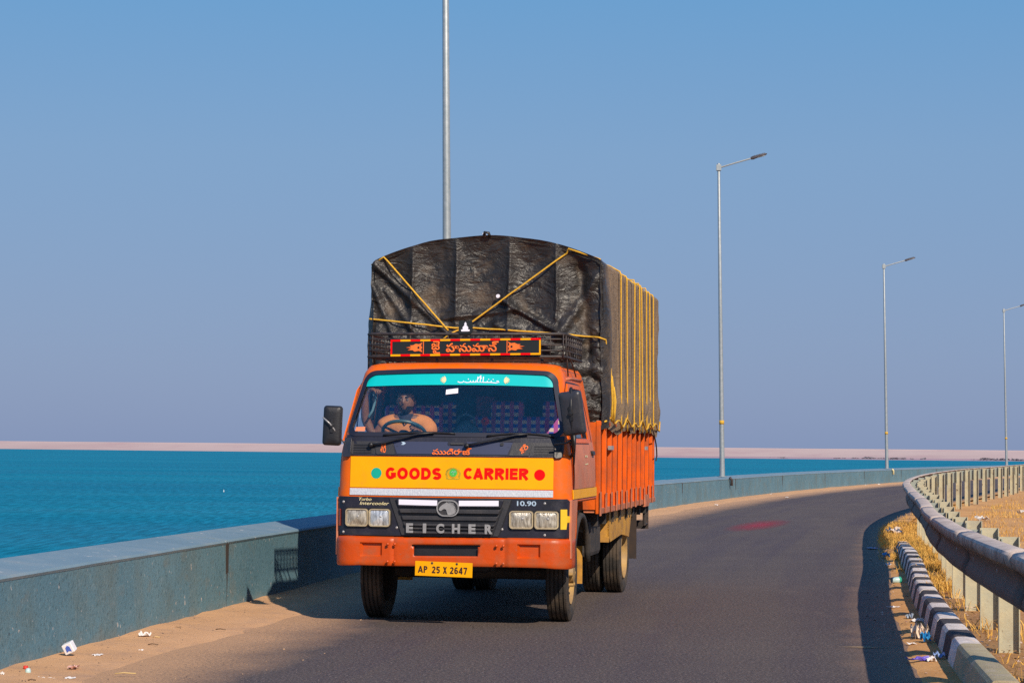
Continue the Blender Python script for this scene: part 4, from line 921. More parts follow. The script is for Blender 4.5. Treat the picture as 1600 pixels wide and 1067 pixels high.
# ---- wipers
for sg, u0, P in ((0, -.72, [(-.72, 1.556), (-.60, 1.575), (-.45, 1.618), (-.30, 1.655), (-.16, 1.668)]), (1, .135, [(.135, 1.562), (.26, 1.585), (.42, 1.622), (.56, 1.655), (.66, 1.662)])):
    wp = empty('wiper'); wp.parent = T
    MB().tube([S(u, z, -.045) for u, z in P], .011, 6, flat=.7).build('wiper_arm', M['blackplastic'], wp, smooth=True)
    MB().tube([S(u0, 1.556, -.01), S(u0, 1.556, -.06)], .022, 10).build('wiper_pivot', M['blackplastic'], wp, smooth=True)
    us_ = (-.62, .02) if sg == 0 else (.30, .88)
    MB().tube([S(us_[0]+(us_[1]-us_[0])*k/12, 1.640+.024*math.sin(math.pi*k/12)*(1 if sg else .6)+(.0 if sg else .018*k/12), -.020) for k in range(13)], .008, 6, flat=1.6).build('wiper_blade', M['blackplastic'], wp, smooth=True)

# ---- mirrors
def mirror(cx, cy, cz, w_, h_, tilt, turn, arm):
    m_ = empty('mirror'); m_.parent = T
    rows = []; ol = rrect(0, 0, w_/2, h_/2, .028, 6)
    for d, k in ((.028, .92), (.024, .99), (0, 1.0), (-.022, .93), (-.032, .75), (-.036, .3), (-.036, .0)):
        rows.append([Vector((a*k, d, b*(1-(1-k)*w_/h_))) for a, b in ol]); rows[-1].append(rows[-1][0])
    mb = MB().grid(rows); mb.f.append(tuple(range(len(ol)))); mb.m.append(0)
    s_ = mb.build('mirror_shell', M['mirrorback'] if cx > 0 else M['blackplastic'], m_, smooth=True, ang=45)
    mt_ = Matrix.Translation((cx, cy, cz))@Matrix.Rotation(tilt, 4, 'Y')@Matrix.Rotation(turn, 4, 'Z')@Matrix.Rotation(R(5 if cx > 0 else 0), 4, 'X')
    s_.matrix_local = mt_
    g_ = MB().box(-w_/2+.012, w_/2-.012, .0285, .031, -h_/2+.012, h_/2-.012).build('mirror_glass', simple('mirror_silver', (.8, .8, .8), .03, metal=1), m_); g_.matrix_local = mt_
    MB().tube(arm, .011 if cx > 0 else .007, 8).build('mirror_arm', M['blackplastic'] if cx > 0 else M['chrome'], m_, smooth=True)
    b_ = MB().box(-.012, .012, -.048, -.034, -.06, .06).lathe([(-.062, .001), (-.06, .018), (-.036, .022)], (0, 0, 0), 'y', 10).build('mirror_clamp', M['blackplastic'], m_); b_.matrix_local = mt_
mirror(-1.045, -.02, 1.72, .165, .345, R(2), R(6), [(-1.115, -.085, 1.79), (-1.05, -.085, 1.735), (-1.0, -.03, 1.65), (-.955, .06, 1.565)])
mirror(1.065, -.07, 1.84, .20, .375, R(-7), R(-10), [(1.06, -.105, 2.06), (1.06, -.115, 1.84), (1.07, -.06, 1.62), (1.06, .10, 1.52), (1.01, .22, 1.46)])
MB().tube([(.90, .0, 1.575), (1.0, .02, 1.585), (1.065, -.04, 1.62)], .009, 6).build('mirror_stay', M['blackplastic'], T, smooth=True)
MB().tube([(1.04, .16, 1.66), (1.045, .18, 1.56), (1.045, .2, 1.40)], .030, 8, r1=.006).build('mirror_cover', M['blackplastic'], T, smooth=True)

# ---- doors, side glass, grab handle, gutters
def SD(sg): return lambda v, z, off=0: Vector((sg*(Wd(z)+.002-off), v, z))
for sg in (-1, 1):
    d_ = empty('door'); d_.parent = T; f = SD(sg)
    ol = [(.24, 1.12), (1.62, 1.12), (1.62, 1.40), (1.62, 1.6), (1.50, 1.9), (1.40, 2.12), (1.0, 2.13), (.56, 2.13), (.42, 2.05), (.24, 1.62), (.22, 1.4)]
    il = [(.256, 1.135), (1.604, 1.135), (1.604, 1.40), (1.604, 1.59), (1.485, 1.885), (1.388, 2.105), (1.0, 2.115), (.565, 2.115), (.435, 2.04), (.255, 1.615), (.236, 1.4)]
    ring('door_seam', M['rubber'], ol, il, -.000, -.0015, d_, f)
    low = [[f(.26+1.34*i/10, z, -.012*math.sin(math.pi*(z-1.13)/.48)-.004) for i in range(11)] for z in np.linspace(1.19, 1.60, 8)]
    MB().grid(low).build('door_panel', M['faded'], d_, smooth=True, recalc=False)
    plate('door_stripe', M['yellow'], [(.20, 1.185), (1.70, 1.185), (1.70, 1.105), (.20, 1.105)], -.008, .008, d_, fn=f)
    w0 = [(.30, 1.62), (1.30, 1.62), (1.22, 2.08), (.58, 2.08), (.47, 2.02)]
    cvx, cvz = .8, 1.85
    g = lambda k: [(cvx+(a-cvx)*k, cvz+(b-cvz)*k) for a, b in w0]
    ring('window_frame', M['orange'], g(1.13), g(.97), .004, -.018, d_, f)
    ring('window_rubber', M['rubber'], g(.975), g(.93), .012, -.006, d_, f)
    MB().obox(f(.52, 1.84, .01), (0, .06, .23), (0, .010, -.003), (.006, 0, 0)).build('vent_bar', M['rubber'], d_)
    plate('door_handle', M['blackplastic'], rrect(1.45, 1.50, .07, .02, .012), -.035, .03, d_, fn=f, bevel=.004)
    MB().grid([[f(.60, 1.63, .012), f(1.28, 1.63, .012)], [f(.60, 1.80, .012), f(1.255, 1.80, .012)]]).build('side_glass', glassmat((.8, .86, .88), .0, 'side_glass'), d_, recalc=False)
    mb = MB(); stroke(mb, [(.95, 1.47), (1.02, 1.475)], .018, -.018, f); stroke(mb, [(1.05, 1.47), (1.10, 1.472)], .018, -.018, f); stroke(mb, [(.92, 1.40), (1.12, 1.405)], .010, -.018, f); mb.build('door_writing', M['cream'], d_, recalc=False)
    # drip rail
    MB().tube([f(.62, 2.15, .0), f(.9, 2.165, -.006), f(1.55, 2.165, -.006)], .010, 6).build('drip_rail', M['faded'], T, smooth=True)
    # fender and step behind the bumper
    mb = MB(); mb.grid([[Vector((sg*(1.028), v, z)) for v in np.linspace(.13, .30+.20*((z-.60)/.5)**1.5, 6)] for z in np.linspace(.60, 1.10, 8)]); fo = mb.build('fender', M['faded'], T, recalc=False); s_ = fo.modifiers.new('s', 'SOLIDIFY'); s_.thickness = .02; s_.offset = 0
    # wheel-arch lip
    mb = MB(); mb.tube([(sg*.99, 1.0+.50*math.cos(a), .44+.50*math.sin(a)) for a in np.linspace(R(8), R(172), 16)], .03, 6); mb.build('wheel_arch', M['chassis'], T, smooth=True)
    mb = MB(); rows = [[(sg*x_, 1.0+.53*math.cos(a), .44+.55*math.sin(a)) for x_ in (.45, .75, 1.0)] for a in np.linspace(R(22), R(158), 16)]; mb.grid(rows); mb.build('inner_arch', M['blackplastic'], T, recalc=False)
plate('grab_handle', M['blackplastic'], [(0, 0), (1, 0), (1, 1)], 0, .001, fn=lambda a, b, o=0: Vector((-.78+a*.002, .55+b*.002, 1.9+o)))
MB().tube([(-.80, .42, 2.02), (-.775, .45, 1.97), (-.80, .43, 1.86), (-.83, .40, 1.80)], .012, 6).build('grab_rail', M['bluebag'], T, smooth=True)

# ---- roof rack and banner
rk = empty('roof_rack'); rk.parent = T
def rail_(name, pts, r_=.012): return MB().tube(pts, r_, 6).build(name, M['rackmetal'], rk, smooth=True)
for z in (2.345, 2.40, 2.45, 2.50, 2.545):
    rail_('rack_rail', [(-.88, 1.55, z), (-.88, .58, z), (-.83, .52, z), (.86, .52, z), (.91, .58, z), (.91, 1.55, z)], .008 if 2.35 < z < 2.54 else .014)
for u in list(np.arange(-.83, .9, .115)): rail_('rack_bar', [(u, .52, 2.335), (u, .52, 2.55)], .006)
for v in np.arange(.58, 1.6, .12):
    for u in (-.88, .91): rail_('rack_bar', [(u, v, 2.335), (u, v, 2.55)], .007)
for u in (-.7, -.25, .25, .7): rail_('rack_foot', [(u, .58, 2.345), (u, .56, 2.29)], .014)
for sg in (-1, 1): rail_('rack_stay', [(sg*.90+.01, .62, 2.40), (sg*.91, .72, 2.18)], .007); rail_('rack_stay', [(sg*.90+.01, .75, 2.40), (sg*.925, 1.1, 2.19)], .007)
for v in (.75, 1.05, 1.35): rail_('rack_slat', [(-.88, v, 2.345), (.91, v, 2.345)], .014)
bn = empty('banner'); bn.parent = T
BV = .50; bu0, bu1, bz0, bz1 = -.655, .70, 2.352, 2.500
FB = lambda u, z, off=0: Vector((u, BV+off, z+.012*(u)))
MB().prism([(bu0, bz0), (bu1, bz0), (bu1, bz1), (bu0, bz1)], lambda u, z: FB(u, z, -.014), lambda u, z: FB(u, z, .006)).build('banner_board', M['bannerblack'], bn)
k = 0
def piece(a, b, c_, d_):
    global k
    plate('banner_border', M['yellow'] if k % 2 else M['red2'], [(a, c_), (b, c_), (b, d_), (a, d_)], -.019, .006, bn, fn=FB); k += 1
ed = np.linspace(bu0, bu1, 16)
for a, b in zip(ed[:-1], ed[1:]): piece(a, b, bz1-.017, bz1)
for a, b in zip(ed[:-1], ed[1:]): piece(a, b, bz0, bz0+.017)
k = 0
for x in (bu0, bu1-.014): piece(x, x+.014, bz0+.017, bz1-.017)
for x in (-.36, .395): plate('banner_line', M['orangeprint'], [(x, bz0+.017), (x+.007, bz0+.017), (x+.007, bz1-.017), (x, bz1-.017)], -.017, .004, bn, fn=FB)
text('జై', -.245, 2.427, .078, .112, M['orangeprint'], 'banner_lettering', bn, fn=FB, off=-.020, bev=.022)
text('హనుమాన్', .085, 2.429, .475, .094, M['orangeprint'], 'banner_lettering', bn, fn=FB, off=-.020, bev=.03)
fl = [(0, .045), (.03, .030), (.06, .034), (.085, .022), (.115, .020), (.10, .008), (.15, .002), (.10, -.006), (.135, -.022), (.09, -.022), (.07, -.035), (.035, -.028), (0, -.042), (.012, -.015), (.0, .0), (.014, .018)]
plate('flame_emblem', M['orangeprint'], [(-.365-a, 2.427+b) for a, b in fl], -.020, .004, bn, fn=FB)
plate('flame_emblem', M['orangeprint'], [(.406+a, 2.427+b) for a, b in fl], -.020, .004, bn, fn=FB)
for cx in (-.40, .44): plate('flame_eye', M['bannerblack'], circ(cx, 2.427, .010, 10), -.022, .004, bn, fn=FB)
# small black board with a white seated figure above the banner
fb = empty('figure_board'); fb.parent = T
MB().prism(rrect(.02, 2.605, .062, .058, .02), lambda u, z: FB(u, z, .0), lambda u, z: FB(u, z, .02)).build('board', M['bannerblack'], fb)
fig = [(-.036, -.036), (-.040, -.022), (-.022, -.016), (-.026, -.002), (-.016, .012), (-.009, .016), (-.011, .028), (-.006, .040), (0, .048), (.006, .040), (.011, .028), (.009, .016), (.016, .012), (.026, -.002), (.022, -.016), (.040, -.022), (.036, -.036)]
plate('seated_figure', M['white'], [(.02+a, 2.603+b) for a, b in fig], -.006, .005, fb, fn=FB)
rail_('board_post', [(.02, .515, 2.54), (.02, .515, 2.60)], .008)

# ---- chassis and wheels
mb = MB()
for sg in (-1, 1): mb.box(sg*.42-.035, sg*.42+.035, .10, 6.95, .62, .80)
for v in (.3, 1.6, 2.4, 3.4, 4.4, 5.6, 6.6): mb.box(-.42, .42, v-.04, v+.04, .64, .78)
mb.build('chassis_frame', M['chassis'], T)
MB().lathe([(-.70, .05), (-.70, .06), (.70, .06), (.70, .05)], (0, 1.0, .42), 'x', 12).build('front_axle', M['chassis'], T, smooth=True, ang=40)
mb = MB().lathe([(-.78, .06), (-.2, .075), (-.16, .17), (.0, .22), (.16, .17), (.2, .075), (.78, .06)], (0, 4.87, .42), 'x', 18); mb.build('rear_axle', M['chassis'], T, smooth=True)
MB().tube([(0, 1.7, .62), (0, 4.7, .45)], .045, 10).build('drive_shaft', M['chassis'], T, smooth=True)
MB().box(-.30, .30, .35, 1.5, .45, .98).build('engine', M['blackplastic'], T, bevel=.05)
MB().box(-.92, .92, .48, 1.74, 1.06, 1.10).build('cab_floor', M['blackplastic'], T)
for v, l in ((1.0, .55), (4.87, .65)):
    for sg in (-1, 1):
        mb = MB()
        for k in range(5): mb.tube([(sg*.42, v-l*(1-k*.15), .60-.02*k+0), (sg*.42, v, .50-.022*k), (sg*.42, v+l*(1-k*.15), .60-.02*k)], .012, 4, flat=3)
        mb.build('leaf_spring', M['chassis'], T)
def tyre_prof(w_, r_o, r_i):
    h = w_/2; out = []
    out += [(-h*.72, r_i), (-h*.88, r_i+.03), (-h*1.0, (r_o+r_i)/2), (-h*.97, r_o-.045), (-h*.86, r_o-.012), (-h*.80, r_o-.002)]
    gro = [-.55, -.18, .18, .55]
    for g_ in gro: out += [(h*(g_-.07), r_o), (h*(g_-.055), r_o-.011), (h*(g_+.055), r_o-.011), (h*(g_+.07), r_o)]
    out += [(h*.80, r_o-.002), (h*.86, r_o-.012), (h*.97, r_o-.045), (h*1.0, (r_o+r_i)/2), (h*.88, r_i+.03), (h*.72, r_i)]
    return out
def wheel(cx, cy, sg, front, steer=0):
    wh = empty('wheel'); wh.parent = T; r_o = .425
    wh.matrix_local = Matrix.Translation((cx, cy, r_o-.006))@Matrix.Rotation(steer, 4, 'Z')@(Matrix.Rotation(0 if sg > 0 else math.pi, 4, 'Z'))
    MB().lathe(tyre_prof(.205, r_o, .275), (0, 0, 0), 'x', 56).build('tyre', M['tyre'], wh, smooth=True, ang=35)
    if front: pr = [(.075, .277), (.088, .270), (.075, .255), (.02, .235), (.025, .20), (.055, .165), (.07, .13), (.07, .088), (.11, .080), (.118, .05), (.12, .0)]
    else: pr = [(.085, .277), (.095, .268), (.08, .255), (-.04, .240), (-.06, .20), (-.065, .16), (-.05, .13), (-.05, .095), (.02, .09), (.05, .07), (.055, .0)]
    pr = [(-.085, .255), (-.09, .277)]+[(-.08, .25)]+pr[::1]
    MB().lathe(pr[3:], (0, 0, 0), 'x', 40).build('rim', M['rim'], wh, smooth=True, ang=35)
    MB().lathe([(-.085, .277), (-.06, .255), (.02, .25)], (0, 0, 0), 'x', 30).build('rim_back', M['chassis'], wh, smooth=True)
    mb = MB()
    for k in range(6):
        a = 2*math.pi*k/6; mb.lathe([(.072 if front else -.05, .016), (.115 if front else 0, .016), (.115 if front else 0, .001)], (0, .112*math.cos(a), .112*math.sin(a)), 'x', 8)
    tag(mb.build('wheel_nuts', M['rim'], wh), kind='stuff')
    for k in range(6):
        a = 2*math.pi*(k+.5)/6; x0 = .047 if front else -.058
        o = MB().lathe([(x0+.004, .001), (x0+.006, .022)], (0, .185*math.cos(a), .185*math.sin(a)), 'x', 10).build('vent_hole', M['blackplastic'], wh)
        o.scale = (1, 1, 1)
wheel(.825, 1.0, 1, True, R(2)); wheel(-.855, 1.0, -1, True, R(2))
for sg in (-1, 1):
    wheel(sg*.83, 4.87, sg, False); wheel(sg*.60, 4.87, -sg, False)
# mud flaps and guards (ochre and dark), tank, battery box, rear under-run frame
for sg in (-1, 1):
    MB().box(sg*.80-.14, sg*.80+.14, 1.50, 1.515, .30, .95).build('mud_flap', M['ochre'], T)
    f0 = [(3.05, 1.00), (4.05, 1.00), (5.05, 1.0), (5.30, .98), (5.22, .86), (5.02, .60), (4.6, .66), (4.35, .70), (3.1, .66)]
    mb = MB().prism([(3.30, .97), (5.32, .97), (5.20, .78), (5.02, .585), (4.9, .60), (4.35, .64), (3.40, .60), (3.30, .66)], lambda v, z: Vector((sg*.955, v, z)), lambda v, z: Vector((sg*.935, v, z)))
    mb.prism([(3.30, .97), (3.30, .60), (3.32, .60), (3.32, .97)], lambda v, z: Vector((sg*.955, v, z)), lambda v, z: Vector((sg*.50, v, z)))
    mb.build('mudguard', M['ochre'], T)
    MB().box(sg*.80-.17, sg*.80+.17, 5.60, 5.615, .32, .97).build('rear_flap', M['darkflap'], T)
    MB().box(sg*.72-.22, sg*.72+.2, 2.15, 2.95, .50, .86).build('fuel_tank', M['chassis'], T, bevel=.05)
    MB().tube([(sg*.93, 6.75, .95), (sg*.93, 6.75, .66), (sg*.93, 7.0, .66), (sg*.93, 7.0, .95)], .022, 6).build('tail_frame', M['rackmetal'], T)
    MB().box(sg*.9-.02, sg*.9+.03, 4.95, 5.02, .62, .98).build('guard_stay', M['darkflap'], T)
MB().box(-.95, .95, 6.98, 7.03, .60, .70).build('underrun_bar', M['rackmetal'], T)

# ---- cargo body of pressed steel boards
BU, BH = -.085, 1.10; B0, B1 = 2.0, 7.02; BZ0, BZ1 = .965, 1.79
body = empty('cargo_body'); body.parent = T
MB().box(BU-BH+.03, BU+BH-.03, B0, B1, BZ0-.03, BZ0+.03).build('floor', M['boarddark'], body)
MB().box(BU-BH, BU+BH, B0-.02, B0+.015, BZ0, BZ1).build('headboard', M['board'], body)
MB().box(BU-BH, BU+BH, B1-.02, B1+.02, BZ0, BZ1).build('tailgate', M['board'], body)
for v in np.arange(2.3, 6.9, .6): MB().box(BU-BH+.04, BU+BH-.04, v-.035, v+.035, .80, BZ0-.032).build('cross_member', M['chassis'], body)
nb = 12; pw = (B1-B0)/nb
for sg in (-1, 1):
    xs = BU+sg*BH
    for k in range(nb):
        v0 = B0+pw*k; mb = MB(); a, b = v0+.02, v0+pw-.02; dpt = .0
        prof_ = [(a-.02, .022), (a, .022), (a+.02, .0), (a+pw*.36, .0), (a+pw*.40, -.012), (b-pw*.36, -.012), (b-pw*.32, .0), (b-.02, 0), (b, .022), (b+.02, .022)]
        dent = [random.gauss(0, .003) for _ in prof_]
        rows = [[(xs-sg*(d+.018)+sg*(dent[i]*math.sin(3*z+k)), v, z) for i, (v, d) in enumerate(prof_)] for z in np.linspace(BZ0, BZ1, 6)]
        mb.grid(rows); o = mb.build('side_panel', M['board'], body, recalc=False); s_ = o.modifiers.new('s', 'SOLIDIFY'); s_.thickness = .006
        jj = random.uniform(-.015, .02)
        MB().box(min(xs-sg*.02, xs+sg*.022), max(xs-sg*.02, xs+sg*.022), v0-.028, v0+.028, BZ0-.035-jj*.3, BZ1+.01+jj*.3).build('upright', M['board'], body, bevel=.006)
        MB().box(min(xs+sg*.023, xs+sg*.03), max(xs+sg*.023, xs+sg*.03), v0-.05, v0+.05, BZ0-.04-abs(jj), BZ0+.15+jj).build('rivet_plate', M['boarddark'], body, bevel=.002)
    MB().box(min(xs-sg*.02, xs+sg*.016), max(xs-sg*.02, xs+sg*.016), B0, B1, BZ0-.045, BZ0+.012).build('bottom_rail', M['boarddark'], body, bevel=.005)
    MB().box(min(xs-sg*.02, xs+sg*.026), max(xs-sg*.02, xs+sg*.026), B0, B1, BZ1-.03, BZ1+.01).build('top_rail', M['board'], body, bevel=.005)
    for v in (2.8, 5.9): MB().box(min(xs, xs+sg*.036), max(xs, xs+sg*.036), v-.09, v+.09, BZ1-.26, BZ1-.22).build('latch', M['chrome'], body)
    MB().box(min(xs, xs+sg*.036), max(xs, xs+sg*.036), 5.75, 6.15, BZ0-.07, BZ0+.06).build('corner_plate', M['boarddark'], body)
MB().box(-.98, .80, 1.82, 1.90, .70, 1.72).build('cab_guard', M['chassis'], body)

# ================================================================== TARPAULIN
TH = 1.135; TZC, TZT = 3.32, 3.565; TV0, TV1 = 2.015, 7.08
def arch(u):   # height of the canvas over the hoops at offset u from the centre
    t = min(1, abs(u)/TH); return TZC+(TZT-TZC)*(1-t**2.2)+.010*noise.noise(Vector((u*3.1, 2.2, 0)))*(1-t)+.008*math.sin(u*9+1)*(1-t)
def section(n=170, bot=1.72):
    out = []
    for k in range(40): out.append((TH, bot+(TZC-.04-bot)*k/39))
    for k in range(1, 8): a = math.pi/2*k/8; out.append((TH-.04+.04*math.cos(a), TZC-.04+.045*math.sin(a)))
    for k in range(0, 51): u = (TH-.05)-(TH-.05)*2*k/50; out.append((u, arch(u)+.012*(1-abs(u)/TH)))
    for k in range(7, 0, -1): a = math.pi/2*k/8; out.append((-TH+.04-.04*math.cos(a), TZC-.04+.045*math.sin(a)))
    for k in range(39, -1, -1): out.append((-TH, bot+(TZC-.04-bot)*k/39))
    return out
ropeV = [3.16, 3.72, 4.28, 4.74, 5.0, 5.42, 5.88, 6.32]
def creasef(p, a, b, wdt):
    ax, az = a; bx, bz_ = b; dx, dz = bx-ax, bz_-az; t = ((p[0]-ax)*dx+(p[1]-az)*dz)/(dx*dx+dz*dz); tt = max(0, min(1, t)); d = math.hypot(p[0]-ax-dx*tt, p[1]-az-dz*tt)
    return math.exp(-(d/wdt)**2)
def wr(x, y, z):   # sharp wrinkles
    n1 = 1-abs(noise.noise(Vector((x, y, z)))*2); n2 = 1-abs(noise.noise(Vector((x*2.3+5, y*2.3, z*2.3)))*2)
    return n1*n1*.7+n2*n2*.3-.5
def side_off(u, v, z):   # outward movement of the canvas along the sides and roof
    d = 0
    lo = max(0, min(1, (3.2-z)/1.4)); side = 1 if abs(u) > TH-.1 else 0
    if side:
        d += .014*lo*math.sin(v*9.5+2*nz3(v*.8, z*.5))+.014*fbm(v*1.7, z*1.1, 3)+.026*wr(v*2.6, z*1.3, 7)*lo
        if v < 3.0: d += (.05*math.exp(-((v-2.25)/.2)**2)*math.sin(math.pi*min(1, max(0, (z-2.0)/1.2)))-.03*lo*math.exp(-((v-2.6)/.15)**2)+.05*lo*math.exp(-((v-2.12)/.10)**2))
        d += .035*lo*math.exp(-((z-1.98)/.18)**2)*(1 if v > 3 else .5)+.012*wr(v*6, z*3, 2)
    else:
        d += .012*fbm(u*2, v*1.2, 1)-.02*abs(math.sin(math.pi*(v-2)/.72))**2*.8
    for rv in ropeV: d -= .016*math.exp(-((v-rv)/.05)**2)
    return d
sec = section(); nv = 150; rows = []
for i in range(nv+1):
    t = i/nv; v = TV0+(TV1-TV0)*t; end = max(0, 1-(v-TV0)/.09); end2 = max(0, 1-(TV1-v)/.05); row = []
    for j, (u, z) in enumerate(sec):
        a = Vector(sec[min(j+1, len(sec)-1)])-Vector(sec[max(j-1, 0)]); nrm = Vector((a.y, -a.x)).normalized()
        d = side_off(u, v, z)-.035*(end**2)-.04*end2**2; vv = v+.02*fbm(z*2, u, 4)*(1-t)
        zz_ = z
        if j < 40 or j > len(sec)-41:
            f_ = 1-(min(j, len(sec)-1-j)/39); zz_ += f_**3*(.022*math.sin(v*5.2+1)+.018*math.sin(v*13)+.03*fbm(v*3, 2)+(.10 if v < 2.5 else .0)*(v-2)*1.2)
        row.append((BU+u+nrm.x*d, vv, zz_+nrm.y*d))
    rows.append(row)
mb = MB().grid(rows)
# back
mb.f.append(tuple(nv*len(sec)+j for j in range(len(sec)))); mb.m.append(0)
# front sheet hung over the hoops, sucked in between the uprights of the frame
ridges = [-1.13, -.73, -.29, .22, .68, 1.13]
nu_, nz_ = 200, 150; rows = []
for i in range(nz_+1):
    row = []
    for j in range(nu_+1):
        u = -TH+2*TH*j/nu_; top = arch(u)+.006-(.05 if abs(u) > TH-.05 else 0)*((abs(u)-TH+.05)/.05)**2; z = 1.70+(top-1.70)*i/nz_
        for a, b in zip(ridges[:-1], ridges[1:]):
            if a <= u <= b: s_ = (u-a)/(b-a); break
        else: s_ = 0
        up = max(0, min(1, (z-2.55)/.35)); topf = max(0, min(1, (top-z)/.22))
        sag = (4*s_*(1-s_))**.65*.085
        d = sag*up*topf**.6
        lw = 1-up
        d += lw*(.025+.05*wr(u*2.2+.6*z, z*2.8, 1.3)+.03*fbm(u*1.2, z*2.0, 8))+.020*wr(u*4.5, z*5.5, 4)*(.45+lw)+.010*wr(u*9, z*8, 2)*(.4+lw)
        d -= .05*creasef((u, z), (-1.10, 3.30), (-.35, 2.62), .035)+.03*creasef((u, z), (-1.0, 3.05), (-.55, 2.45), .03)+.045*creasef((u, z), (-1.12, 3.1), (-.80, 2.35), .04)
        d -= .055*creasef((u, z), (.16, 2.95), (.75, 2.62), .03)+.05*creasef((u, z), (.70, 2.60), (1.05, 3.15), .05)+.04*creasef((u, z), (.10, 2.72), (.62, 2.50), .028)+.035*creasef((u, z), (-.42, 2.78), (.30, 2.86), .025)
        d += .05*creasef((u, z), (.90, 3.25), (.98, 2.45), .06)
        if z < 2.58: d += lw*.035*(math.sin(u*26+3*nz3(u*2, z))*.5)*(1 if u > .55 else .35)
        # corners wrap to the sides
        c_ = max(0, (abs(u)-(TH-.12))/.12); d += .035*c_**2
        row.append((BU+u+.012*fbm(z*2, u*2, 6), 2.0+d, z+(.0)))
    rows.append(row)
mb.grid(rows)
tarp = mb.build('tarpaulin', M['tarp'], None, smooth=True, recalc=False)
tarp.matrix_world = TM
tag(tarp, 'dusty black tarpaulin lashed over the load of the orange truck', 'tarpaulin')
MB().tube([(BU-.02, 1.99, TZT+.01), (BU-.01, 1.96, TZT+.035), (BU+.03, 1.96, TZT+.03), (BU+.035, 2.0, TZT)], .014, 6).build('corner_knot', M['tarp'], tarp, smooth=True)
for (u, z) in ((.12, 2.99), (-.02, TZT+.02)): MB().lathe([(-.01, .001), (-.01, .018), (.01, .02)], (BU+u, 2.0-.0, z), 'y', 10).build('white_tag', M['white'], tarp)

# ================================================================== ROPES
def front_v(u, z):   # ray onto the front sheet by sampling the displaced rows
    i = min(nz_, max(0, int(round((z-1.70)/(arch(u)-1.70)*nz_)))); j = min(nu_, max(0, int(round((u+TH)/(2*TH)*nu_)))); return rows[i][j][1]
ropeN = [0]
def rope(label, pts, r_=.0085, grp='yellow ropes lashing the tarpaulin'):
    P = []
    for a, b in zip(pts[:-1], pts[1:]):
        a, b = Vector(a), Vector(b); m_ = max(2, int((b-a).length/.12))
        for k in range(m_): P.append(a.lerp(b, k/m_)+Vector((.002*nz3(len(P)*.7, 1), .002*nz3(len(P)*.7, 5), .003*nz3(len(P)*.4, 9))))
    P.append(Vector(pts[-1])); o = MB().tube(P, r_, 7).build('rope', M['rope'], None, smooth=True); o.matrix_world = TM; tag(o, label, 'rope', grp); return o
def onf(u, z, k=.0): return (BU+u, front_v(u, z)-.012-k, z)
def taut(u0, z0, u1, z1, n=9):   # a taut rope pulled over the front sheet: stands on its high points
    P = [(u0+(u1-u0)*i/n, z0+(z1-z0)*i/n) for i in range(n+1)]; V = [front_v(u, min(z, arch(u)-.02)) for u, z in P]; out = []
    for i, (u, z) in enumerate(P):
        v = V[i]
        for a in range(i+1):
            for b in range(i, n+1):
                if b > a: v = min(v, V[a]+(V[b]-V[a])*(i-a)/(b-a))
        out.append((BU+u, v-.010, z))
    return out
rope('yellow rope slanting down from the tarpaulin corner over the left hand lamp of the cab'.replace('left hand lamp of the cab', 'driver side of the cab'), [(BU-TH-.005, 2.04, TZC-.02)]+taut(-1.01, 3.375, -.36, 2.66))
rope('long diagonal yellow rope crossing the front of the tarpaulin down to the roof rack', [(BU+TH-.03, 2.04, TZC+.02)]+[(BU+.80, 1.99, arch(.80)-.012)]+taut(.78, 3.40, -.22, 2.68)+taut(-.28, 2.66, -.47, 2.54, 3))
rope('yellow rope running level across the front of the tarpaulin', [(BU-TH-.02, 2.03, 2.775)]+taut(-1.1, 2.77, -.30, 2.685)+taut(-.1, 2.685, 1.0, 2.605)+[(BU+TH-.04, 1.995, 2.595), (BU+TH+.02, 2.06, 2.575), (BU+TH+.03, 2.14, 2.40), (BU+TH+.035, 2.17, 1.82)])
for k, (va, vb) in enumerate(((2.22, 2.30), (2.34, 2.46), (2.50, 2.50))):
    rope(['front most yellow rope of the bundle hanging beside the cab', 'middle yellow rope of the bundle hanging beside the cab', 'rear most yellow rope of the bundle hanging beside the cab'][k], [(BU+TH+.045, va, 2.34-.10*k), (BU+TH+.065, (va+vb)/2, 2.0), (BU+TH+.05, vb, 1.80)], .010)
ordn = ['first', 'second', 'third', 'fourth', 'fifth', 'sixth', 'seventh', 'last']
for k, v in enumerate(ropeV):
    dmx = [max(side_off(sg_*TH, v+.05, z_) for z_ in np.linspace(1.9, 3.2, 14))*.8 for sg_ in (-1, 1)]
    P = []; v2 = v+[.12, .14, .02, .10, .20, .12, .16, .10][k]
    for s_ in range(0, len(sec), 3):
        u, z = sec[s_]; a = Vector(sec[min(s_+1, len(sec)-1)])-Vector(sec[max(s_-1, 0)]); nrm = Vector((a.y, -a.x)).normalized(); f_ = max(0, (TZC-z)/1.5) if u > 0 else 0
        vv = v+(v2-v)*f_; d = (max(side_off(u, vv, z), side_off(u, vv+.04, z), side_off(u, vv-.05, z)) if abs(u) < TH-.01 else (dmx[u > 0]))+.010
        P.append((BU+u+nrm.x*d, vv, z+nrm.y*d))
    P = [p for p in P if p[2] > 1.80 or True]
    o = MB().tube(P, .0078, 6).build('rope', M['rope'], None, smooth=True); o.matrix_world = TM
    tag(o, '%s yellow rope from the cab among those tied over the tarpaulin roof' % ordn[k], 'rope', 'yellow ropes lashing the tarpaulin')
